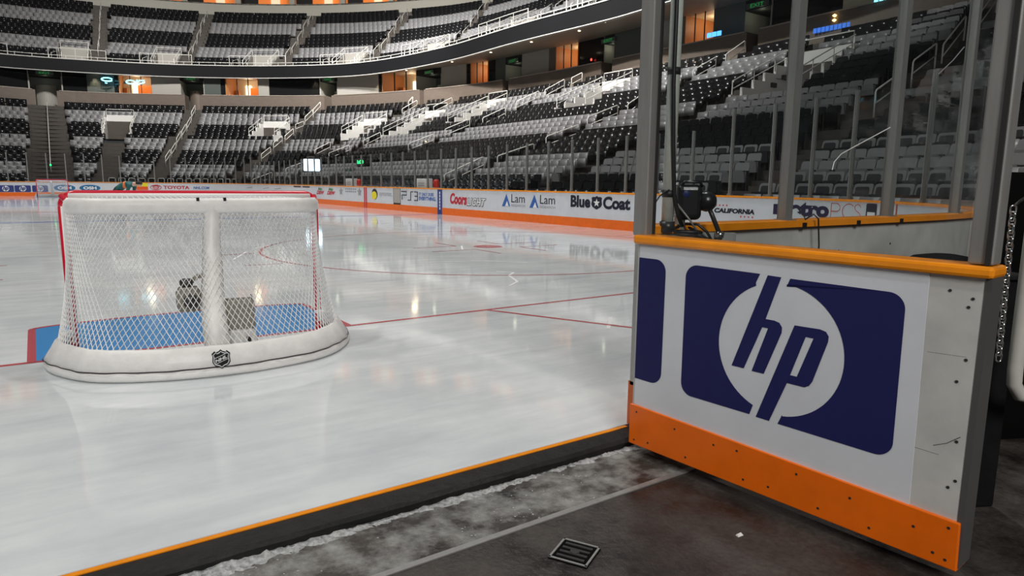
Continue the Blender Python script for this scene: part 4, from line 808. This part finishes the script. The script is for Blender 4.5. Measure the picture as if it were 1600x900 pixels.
for row, ks in sorted(byrow.items()):
    ks.sort(key=lambda k: -seats[k][8])
    for n, k in enumerate(ks):
        x, y, z, rz, g_, dk, tier, i, q = seats[k]; c = 'grey' if g_ else 'black'; m_ = 'seat_grey' if g_ else 'seat_black'
        sd = 1; t = thing('arena_seat', '%s folding seat, %s row behind the near right boards, %s from the left' % (c, ordw(row), ordw(n)), 'seat', (x, y, z), rz, '%s folding seats in row %d behind the near right boards' % (c, row+1))
        for nm, key in (('backrest', ('back', m_)), ('seat_pan', ('pan', 'seat_pad' if dk else m_)), ('armrest', ('frame', 'seat_metal')), ('armrest', ('frame', 'seat_metal')))+((('back_pad', ('pad', 'seat_pad')),) if dk else ()):
            o = bpy.data.objects.new(nm, SM[key]); COL.objects.link(o); o.parent = t
            if nm == 'armrest': sd = -sd; o.location.x = sd*.27
import numpy as np
lv = np.array(LOW.v); nl = len(lv); rest = [s for k, s in enumerate(seats) if k not in single]; VV = np.zeros((len(rest), nl, 3))
ll = [len(f) for f in LOW.f]; lf = np.array([i for f in LOW.f for i in f])
for k, s in enumerate(rest):
    c, sn = math.cos(s[3]), math.sin(s[3]); VV[k, :, 0] = s[0]+lv[:, 0]*c-lv[:, 1]*sn; VV[k, :, 1] = s[1]+lv[:, 0]*sn+lv[:, 1]*c; VV[k, :, 2] = s[2]+lv[:, 2]
me = bpy.data.meshes.new('stadium_seats'); N_ = len(rest); me.vertices.add(N_*nl); me.vertices.foreach_set('co', VV.ravel())
me.loops.add(N_*len(lf)); me.loops.foreach_set('vertex_index', (np.arange(N_)[:, None]*nl+lf[None]).ravel().astype(np.int32))
tot = np.tile(np.array(ll), N_); me.polygons.add(len(tot)); me.polygons.foreach_set('loop_start', np.concatenate([[0], np.cumsum(tot)[:-1]]).astype(np.int32)); me.polygons.foreach_set('loop_total', tot.astype(np.int32))
me.materials.append(M['seat_grey']); me.materials.append(M['seat_black'])
me.polygons.foreach_set('material_index', np.repeat(np.array([0 if s[4] else 1 for s in rest]), len(ll)).astype(np.int32)); me.update(calc_edges=True); me.validate()
o = bpy.data.objects.new('stadium_seats', me); COL.objects.link(o); tag(o, 'banded rows of grey and black folding seats filling both far seating tiers', 'seats', kind='stuff')
print('SEATS', len(seats), 'single', len(single), 'farthest', vis[min(299, len(vis)-1)][0])

# ================================================================== HANDRAILS, ENTRANCES
def hrail(P, Q, h, label, group, mat_='rail_white', r=.03, mid=True):
    P, Q = Vector(P), Vector(Q); z = Vector((0, 0, h)); d = (Q-P); t = thing('handrail', label, 'handrail', P, 0, group); e = d*.06
    m = MB(); m.tube([v-P for v in (P, P+z*.94, P+z+e*.5, Q+z-e*.5, Q+z*.94, Q)], r, 6); m.build('rail_tube', mat_, t, True)
    if mid: m = MB(); m.tube([v-P for v in (P+z*.52, Q+z*.52)], r*.8, 6); m.build('mid_rail', mat_, t, True)
    return t
def L3(q, i): j = int(i); f = rowf(j)+(rowf(j+1)-rowf(j))*(i-j); z = rowz(min(j, NR)); return (*S(q, f), z)
RAILS = {'second aisle from the far left': [(33.55, a, 33.55, a+2) for a in (7.2, 9.6, 12, 14.4, 16.8, 19.2)],
 'third aisle from the far left': [(28.35, a, 28.35, a+1.9) for a in (8.6, 11.1, 13.6, 16, 18.2, 20.2)],
 'far corner aisle': [(24.9, 9.5, 24.6, 11.3), (23.1, 19.3, 22.9, 21.2), (25.6, 1.4, 25.2, 3.6), (23.6, 21.6, 23.5, 22)],
 'corner aisle left of the white stair': [(23.1, 8.6, 22.5, 10.6), (21.6, 11.4, 21.2, 13.2), (20.6, 19.6, 20.2, 21.6), (24.2, 4.2, 23.7, 6.4)],
 'middle side aisle': [(11.8, 9, 11.0, 11), (10.8, 12, 10.1, 14), (8.8, 14.3, 8.2, 16.2), (7.8, 17, 7.3, 19), (6.6, 19, 6.4, 21), (5.6, 21, 5.4, 22)],
 'side aisle left of the gate post': [(-2.4, 2.6, -3.1, 5), (-4.0, 5.3, -4.6, 7.6), (-5.1, 8.1, -5.3, 10.6), (-5.6, 11, -5.8, 13.4), (-6.4, 13.6, -6.6, 16), (-7.4, 18.4, -7.6, 20.4), (-8.4, 20.2, -8.5, 22)],
 'near corner aisle': [(-20.9, 10.2, -20.8, 12.4), (-20.9, 13, -20.8, 15.2), (-20.8, 15.8, -20.7, 18), (-20.8, 18.8, -20.7, 21)]}
for nm, L in RAILS.items():
    for k, (qa, ia, qb, ib) in enumerate(L):
        hrail(L3(qa, ia), L3(qb, min(ib, 22)), .88, 'white lower tier handrail in the %s, %s upward' % (nm, ordw(sorted(l[1] for l in L).index(ia))), 'handrails in the '+nm)
o = hrail(L3(39.75, 5), L3(39.75, 21.9), .9, 'long thin pale handrail running down the wide stair behind the far goal', None)
m = MB(); m.box((0, 0, 0), (.12, .12, .12)); o = m.build('stair_light', 'led_green'); o.location = Vector(L3(39.75, 5))+Vector((0, -.1, .62)); tag(o, 'tiny green light at the foot of the wide far stair', 'light')
# white stair entrances in the lower tier
names = ['behind the far end boards', 'in the far corner left part', 'in the far corner beside the third aisle', 'at the far end of the right side', 'in the middle of the right side', 'left of the tall gate posts', 'seen between the gate glass uprights', 'at the right edge above the black partition']
for (q, i0, i1, h), nm in zip(VQ, names):
    c = S(q, rowf(i0)); t = thing('stair_entrance', 'white walled stair entrance of the lower tier %s' % nm, 'entrance', (*c, rowz(i0)), 0, 'white stair entrances of the lower tier'); inv = Matrix.Translation(-t.location)
    def sub(mm, n_, m_): o = mm.build(n_, m_, t); o.matrix_parent_inverse = inv; return o
    zf = rowz(i0)
    for s in (-1, 1):
        m = MB()
        for i in range(i0, i1):
            a, b, c_, d = S(q+s*h, rowf(i)), S(q+s*(h+.14/qscale(q, i)), rowf(i)), S(q+s*(h+.14/qscale(q, i)), rowf(i+1)), S(q+s*h, rowf(i+1)); zt = rowz(i)+.62
            m.hexa([(*p, zf-.05) for p in (a, b, c_, d)]+[(*p, zt) for p in (a, b, c_, d)])
        sub(m, 'side_wall', 'vom_white')
        A = Vector((*S(q+s*(h+.07), rowf(i0+.2)), rowz(i0)+.6)); B = Vector((*S(q+s*(h+.07), rowf(i1-.1)), rowz(i1-1)+.6)); z = Vector((0, 0, .62))
        m = MB(); m.tube([A, A+z, B+z, B], .03, 6); m.tube([A+z*.45, B+z*.45], .022, 6); [m.tube([A.lerp(B, t_), A.lerp(B, t_)+z], .022, 5) for t_ in (.33, .66)]; sub(m, 'side_rail', 'rail_white')
    a, b, c_, d = S(q-h, rowf(i1)-.008), S(q+h, rowf(i1)-.008), S(q+h, rowf(i1)), S(q-h, rowf(i1)); sub(MB().hexa([(*p, rowz(i1)-.15) for p in (a, b, c_, d)]+[(*p, rowz(i1)+.45) for p in (a, b, c_, d)]), 'back_parapet', 'vom_white')
    sub(MB().hexa([(*p, zf) for p in (a, b, c_, d)]+[(*p, rowz(i1)-.15) for p in (a, b, c_, d)]), 'tunnel_back', 'step')
    a, b, c_, d = S(q-h, rowf(i0)), S(q+h, rowf(i0)), S(q+h, rowf(i1)), S(q-h, rowf(i1)); sub(MB().add([(*p, zf) for p in (a, b, c_, d)], [(0, 1, 2, 3)]), 'landing', 'step')
    A = Vector((*S(q-h, rowf(i1)), rowz(i1)+.45)); B = Vector((*S(q+h, rowf(i1)), rowz(i1)+.45)); z = Vector((0, 0, .55)); sub(MB().tube([A, A+z, B+z, B], .03, 6), 'back_rail', 'rail_white')
# balcony rails and entrances of the upper tier
fl = 12.45
m = MB(); m.sweep([(.12, 13.28), (.16, 13.28), (.16, 13.32), (.12, 13.32)], fnF)
for r in rng(-1.4, 8, .17): p = Fr(r, .14); m.box((*p, 13.15), (.035, .035, .3))
tag(m.build('balcony_rail', 'rail_upper'), 'long low white rail along the top of the black balcony front', 'railing')
for k, (r, i0, i1, h) in enumerate(UV_):
    od = ordw(len(UV_)-1-k); p = Fr(r); t = thing('balcony_entrance', 'pale boxed entrance with white rails on the upper tier, %s from the far left' % od, 'entrance', (*p, fl), 0, 'entrances of the upper tier'); inv = Matrix.Translation(-t.location)
    for s in (-1, 1):
        A = Vector((*SU(r+s*h, .03), fl)); B = Vector((*SU(r+s*h, urowf(i1)), urowz(i1-1))); n = (B-A).cross(Vector((0, 0, 1))).normalized()*.07; top = Vector((0, 0, .75)); D = Vector((0, 0, fl-.02))
        m = MB(); fA, fB = Vector((A.x, A.y, fl)), Vector((B.x, B.y, fl)); m.hexa([fA-n, fB-n, fB+n, fA+n, A-n+top*.5, B-n+top, B+n+top, A+n+top*.5]); sub(m, 'side_wall', 'vom_beige')
        z = Vector((0, 0, 1.15)); m = MB(); m.tube([A+top*.5, A+z, B+top+z*.6, B+top], .04, 6); m.tube([A+z*.6, B+top+z*.25], .025, 5); [m.tube([A.lerp(B, t_)+top*(.5+.5*t_), A.lerp(B, t_)+z+(top-z*.4)*t_], .022, 5) for t_ in (.33, .66)]; sub(m, 'side_rail', 'rail_upper')
    a, b, c_, d = SU(r-h, urowf(i1)-.008), SU(r+h, urowf(i1)-.008), SU(r+h, urowf(i1)), SU(r-h, urowf(i1)); sub(MB().hexa([(*p, fl) for p in (a, b, c_, d)]+[(*p, urowz(i1)+.35) for p in (a, b, c_, d)]), 'back_wall', 'panel_grey')
    a, b, c_, d = SU(r-h, .02), SU(r+h, .02), SU(r+h, urowf(i1)), SU(r-h, urowf(i1)); sub(MB().add([(*p, fl+.02) for p in (a, b, c_, d)], [(0, 1, 2, 3)]), 'landing', 'vom_beige')
    A = Vector((*SU(r-h, urowf(i1)), urowz(i1)+.35)); B = Vector((*SU(r+h, urowf(i1)), urowz(i1)+.35)); z = Vector((0, 0, .55)); sub(MB().tube([A, A+z, B+z, B], .03, 6), 'back_rail', 'rail_upper')
    # front guard rail from left of the entrance to the right of the aisle
    P_ = [Vector((*Fr(rr, .2), 12.95)) for rr in rng(r+h+.13, round(r-.23)-.11, .06)]; z = Vector((0, 0, 1.05))
    m = MB(); m.tube([P_[0], P_[0]+z*.95]+[v+z for v in P_]+[P_[-1]+z*.95, P_[-1]], .032, 6); [m.tube([P_[j], P_[j]+z], .022, 5) for j in range(2, len(P_)-1, 3)]
    t2 = thing('guard_rail', 'white guard rail frame on the balcony front, %s from the far left' % od, 'railing', P_[0], 0, 'guard rails on the balcony front'); o = m.build('rail_frame', 'rail_upper', t2); o.matrix_parent_inverse = Matrix.Translation(-P_[0])
    m = MB(); e = [Vector((*Fr(r+h+.1, .35), 12.95)), Vector((*Fr(r+h+.04, .35), 12.95))]; m.tube([e[0], e[0]+z*.55, e[1]+z*.75, e[1]], .025, 5); o = m.build('short_rail', 'rail_upper', t2); o.matrix_parent_inverse = Matrix.Translation(-P_[0])
for k in range(0, 8):
    for n, i in enumerate((3.2, 5.8, 8.4, 11, 13.6)):
        def L4(i): j = int(i); return (*SU(k, urowf(j)+(urowf(j+1)-urowf(j))*(i-j)), urowz(j))
        hrail(L4(i), L4(i+2), .9, 'pale upper tier handrail, %s aisle from the far left, %s upward' % (ordw(7-k), ordw(n)), 'handrails of the upper tier', 'rail_upper', .03, False)

# ================================================================== SIGNS, LIGHTS AND SMALL THINGS
def sign_at(q, out, z, label, name='led_sign', group=None):
    c = Wq(q, out); b = Bq(q); d = Vector((c[0]-b[0], c[1]-b[1])).normalized(); return thing(name, label, 'sign', (*c, z), math.atan2(d.y, d.x)-PI/2, group)
# script neon in the far suite
t = sign_at(36.45, .9, 10.95, 'bright blue curly script sign glowing in front of the lit far suite')
m = MB(); m.tube([(-1.75+.48*math.cos(a), 0, .35+.17*math.sin(a)) for a in rng(.3, 5.9, .3)], .07, 6); m.tube([(-1.95, 0, .0), (-1.75, 0, -.02)], .05, 6); m.build('neon_loop', 'led_cyan', t, True); m = MB()
m.tube([(.35+.4*math.cos(a), 0, .22+.17*math.sin(a)) for a in rng(.2, 6.1, .3)]+[(.95, 0, .25), (1.15, 0, .42), (1.6, 0, .45), (1.62, 0, .25), (1.2, 0, .12), (.8, 0, .02)], .07, 6); m.tube([(.95, 0, .5), (.78, 0, -.2)], .06, 6); m.build('neon_loop', 'led_cyan', t, True)
m = MB(); m.box((-.1, .1, .15), (.4, .06, .25)); m.build('backing', 'dark_room', t)
t = thing('led_ribbon_sign', 'white letters glowing on the black balcony front beside the gate post', 'sign', (*Fr(-.24, -.03), 11.95))
pa, pb = Vector((*Fr(-.235), 0)), Vector((*Fr(-.5), 0)); dd = (pb-pa).normalized(); nn = Vector((dd.y, -dd.x, 0)); nn = nn if nn.x < 0 else -nn
m = MB(); put_text(m, 'San', 0, 2.5, .12, .64, lambda u, z: pa+dd*u+nn*.12+Vector((0, 0, 11.8+z))-t.location, 0, .05); m.build('lettering', 'led_white', t)
t = sign_at(-5.6, -.02, 10.02, 'small bright blue sign on the wall top right of the taped pole'); m = MB(); [m.box((x, 0, .14), (.28, .06, .26)) for x in (-.36, .0, .36)]; m.build('led_blocks', 'led_blue', t)
t = sign_at(-13.3, -.03, 9.0, 'dim blue row of letters on the brown wall seen through the gate glass'); m = MB(); [m.box((x, 0, .16), (.17, .05, .24)) for x in rng(-1.1, 1.1, .24)]; m.build('led_blocks', 'led_dim', t)  # glowing blocks imitate blue text mirrored in the glass
t = sign_at(-15.9, -.03, 9.85, 'cyan dotted sign at the top edge seen through the gate glass'); m = MB(); [m.box((x, 0, .16), (.16, .05, .2)) for x in rng(-.6, .6, .24)]; m.build('led_blocks', 'led_cyan', t)  # emissive dots drawn for a cyan reflection in the glass
t = sign_at(7.2, 1.5, 10.6, 'tiny red light in a dark suite window left of the gate post', 'indicator_light'); m = MB(); m.lathe([(.02, -.06), (.10, 0), (.02, .06)], (0, 0, 0), 8, 0, 'y'); m.build('lamp', 'led_red', t)
t = sign_at(-13.2, -.05, 9.5, 'two small amber lamps on the brown wall seen through the gate glass', 'wall_lamp'); m = MB(); [m.lathe([(.02, -.07), (.11, 0), (.02, .07)], (0, 0, z), 8) for z in (0, .22)]; m.build('lamp', 'lamp_amber', t)
def near_boards(q, off): x, y = Bq(q, off); x2, y2 = Bq(q, off+1); return x, y, math.atan2(y2-y, x2-x)-PI/2
x, y, rz = near_boards(10.4, .65); rz = math.atan2(y-CAM.y, x-CAM.x)-PI/2; t = thing('flood_lamp', 'glaring bluish white lamp behind the far corner glass', 'lamp', (x, y, .3), rz)  # added glowing panel stands in for bluish glare in the corner glass
MB().box((0, 0, 2.05), (1.0, .12, .74)).build('lamp_face', 'flood_blue', t, False, .05); m = MB(); m.tube([(0, .1, 0), (0, .1, 1.7)], .03, 8); m.box((0, .08, 2.05), (1.1, .12, .84)); m.box((0, .1, .02), (.5, .4, .04)); m.build('stand', 'cam_dark', t)
x, y, rz = near_boards(2.6, .7); t = thing('led_clock', 'small green lit clock behind the glass of the far side boards', 'clock', (x, y, .3), rz)
m = MB(); m.box((0, .05, 2.1), (1.1, .1, .4)); m.tube([(0, .06, 0), (0, .06, 2)], .03, 6); m.box((0, .06, .02), (.4, .3, .04)); m.build('clock_box', 'cam_dark', t); m = MB(); put_text(m, '1:00', -.4, .45, 2.0, 2.2, lambda u, z: (u, -.005, z), 0, .05); m.build('digits', 'led_green', t)
for q, nm in ((3.4, 'beside the green clock'), (-5.3, 'right of the blue striped board')):
    x, y, rz = near_boards(q, .5); t = thing('storage_carton', 'white carton behind the side glass %s' % nm, 'carton', (x, y, .0), rz); MB().box((0, 0, .75), (.9, .35, 1.5)).build('carton_body', 'ad_white', t, False, .02); m = MB(); [m.box((0, -.178, z), (.6, .004, .03)) for z in (1.2, 1.3)]; m.build('print', 'ad_grey', t)
    x, y, rz = near_boards(q-1.1, .5); t = thing('water_cooler', 'red jug behind the side glass, beside the carton %s' % nm, 'jug', (x, y, .0), rz); MB().box((0, 0, .55), (.8, .35, 1.1)).build('stand', 'ad_white', t); MB().lathe([(.12, 1.1), (.14, 1.15), (.14, 1.38), (.10, 1.45), (.04, 1.47)], (0, 0, 0), 12).build('jug_body', 'red_plastic', t, True)
k = 0
for q, i in ((30.6, 1.2), (32.2, 1.2), (25.9, 1.4), (12.4, 11.2), (-1.2, 8.5), (4.2, 6.5), (-8.2, 9.2), (15.0, 9.5), (-3.4, 4.2), (-6.2, 12.0)):
    j = int(i); p = L3(q, i); o = MB().lathe([(.05, -.03), (.06, 0), (.02, .03)], (0, 0, 0), 8).build('step_light', 'lamp_amber'); o.location = (p[0], p[1], p[2]+.42); tag(o, 'tiny amber step light among the lower seats, %s of ten from the far left' % ordw(sorted([30.6, 32.2, 25.9, 12.4, -1.2, 4.2, -8.2, 15.0, -3.4, -6.2], reverse=True).index(q)), 'light', 'step lights in the lower tier')
# loose chairs with pale tube frames behind the far boards
for n, q in enumerate(rng(35.6, 26.4, .66)):
    x, y, rz = near_boards(q, .75); t = thing('folding_chair', 'black folding chair with pale tube frame behind the far corner glass, %s from the left' % ordw(n), 'chair', (x, y, .25), rz, 'folding chairs behind the far boards')
    m = MB(); m.tube([(-.23, 0, 0), (-.23, .1, 1.12), (-.18, .105, 1.18), (.18, .105, 1.18), (.23, .1, 1.12), (.23, 0, 0)], .022, 6); m.tube([(-.23, -.3, 0), (-.23, .05, .55)], .02, 5); m.tube([(.23, -.3, 0), (.23, .05, .55)], .02, 5); m.build('chair_frame', 'rail_upper', t, True)
    MB().box((0, .09, 1.0), (.42, .03, .28)).build('backrest', 'seat_black', t); MB().box((0, -.12, .52), (.42, .4, .04)).build('seat', 'seat_black', t)

# ================================================================== SKATER
def person():
    t = thing('person', 'person in teal jersey and black trousers bending forward on the ice beyond the near goal', 'person', (1.90, 28.6, 0), -YAW); t.scale = (1.12, 1, .94)
    J = [(0, 0, .98), (.18, 0, 1.10), (.42, 0, 1.20), (.60, 0, 1.22), (.68, 0, 1.22), (.80, 0, 1.21), (.90, 0, 1.16)]   # pelvis, waist, chest, shoulders, neck, head
    V = [Vector(j) for j in J]; R_ = [.17, .165, .185, .16, .075, .10, .10]; E = [(i, i+1) for i in range(6)]
    def chain(a, pts, rs):
        for p, r in zip(pts, rs): V.append(Vector(p)); R_.append(r); E.append((a, len(V)-1)); a = len(V)-1
        return a
    for s in (-1, 1):
        chain(0, [(.0, s*.13, .90), (.22, s*.17, .55), (.06, s*.18, .16), (.08, s*.18, .08), (.22, s*.19, .055)], [.135, .105, .075, .06, .05])
        w_ = chain(3, [(.58, s*.21, 1.14), (.52, s*.27, .86), (.40, s*.20, .64)], [.085, .062, .045])
        h_ = chain(w_, [(.36, s*.19, .58)], [.042])
        for k in range(4): chain(h_, [(.30+.012*k, s*(.17+.02*(k-1.5)), .53), (.27+.012*k, s*(.17+.024*(k-1.5)), .50)], [.011, .009])
        chain(h_, [(.37, s*.14, .55), (.35, s*.12, .52)], [.012, .010])
    chain(6, [(.955, 0, 1.085)], [.016])
    for s in (-1, 1): chain(5, [(.83, s*.112, 1.17)], [.020])
    me = bpy.data.meshes.new('person_body'); me.from_pydata([tuple(v) for v in V], E, []); o = bpy.data.objects.new('body', me); COL.objects.link(o)
    sk = o.modifiers.new('skin', 'SKIN'); sk.use_smooth_shade = True
    for i, d in enumerate(me.skin_vertices[0].data): d.radius = (R_[i], R_[i]); d.use_root = i == 0
    sb = o.modifiers.new('sub', 'SUBSURF'); sb.levels = sb.render_levels = 3
    bpy.context.view_layer.update(); m2 = bpy.data.meshes.new_from_object(o.evaluated_get(bpy.context.evaluated_depsgraph_get())); bpy.data.objects.remove(o)
    for n in ('skin', 'jersey_teal', 'pants_black', 'jersey_orange', 'jersey_white'): m2.materials.append(M[n])
    for p in m2.polygons:
        c = p.center; p.use_smooth = True
        if c.x > .665 and c.z > 1.0: k = 0
        elif c.x < .335 and c.z < .935 or c.x < .04: k = 2
        elif c.z > .765: k = 3 if .30 < c.x < .40 and c.z > .98 else 1
        elif c.z > .71: k = 4
        else: k = 0
        p.material_index = k
    b = bpy.data.objects.new('body', m2); COL.objects.link(b); b.parent = t
    m = MB(); m.lathe([(.118, -.02), (.128, .03), (.12, .08), (.08, .125), (.02, .14)], (.86, 0, 1.21), 14); m.build('helmet', 'pants_black', t, True)
    for s in (-1, 1): m = MB(); m.lathe([(.002, -.012), (.012, 0), (.002, .012)], (.938, s*.036, 1.130), 8); m.build('eye', 'pants_black', t, True)
    m = MB(); m.tube([(.892, -.026, 1.088), (.896, 0, 1.085), (.892, .026, 1.088)], .006, 5); m.build('mouth', 'red_plastic', t, True)
    for s in (-1, 1):
        m = MB(); m.box((.13, s*.185, .012), (.30, .006, .024)); [m.box((x, s*.185, .04), (.03, .02, .04)) for x in (.05, .2)]; m.build('skate_blade', 'blade', t)
    return t
person()
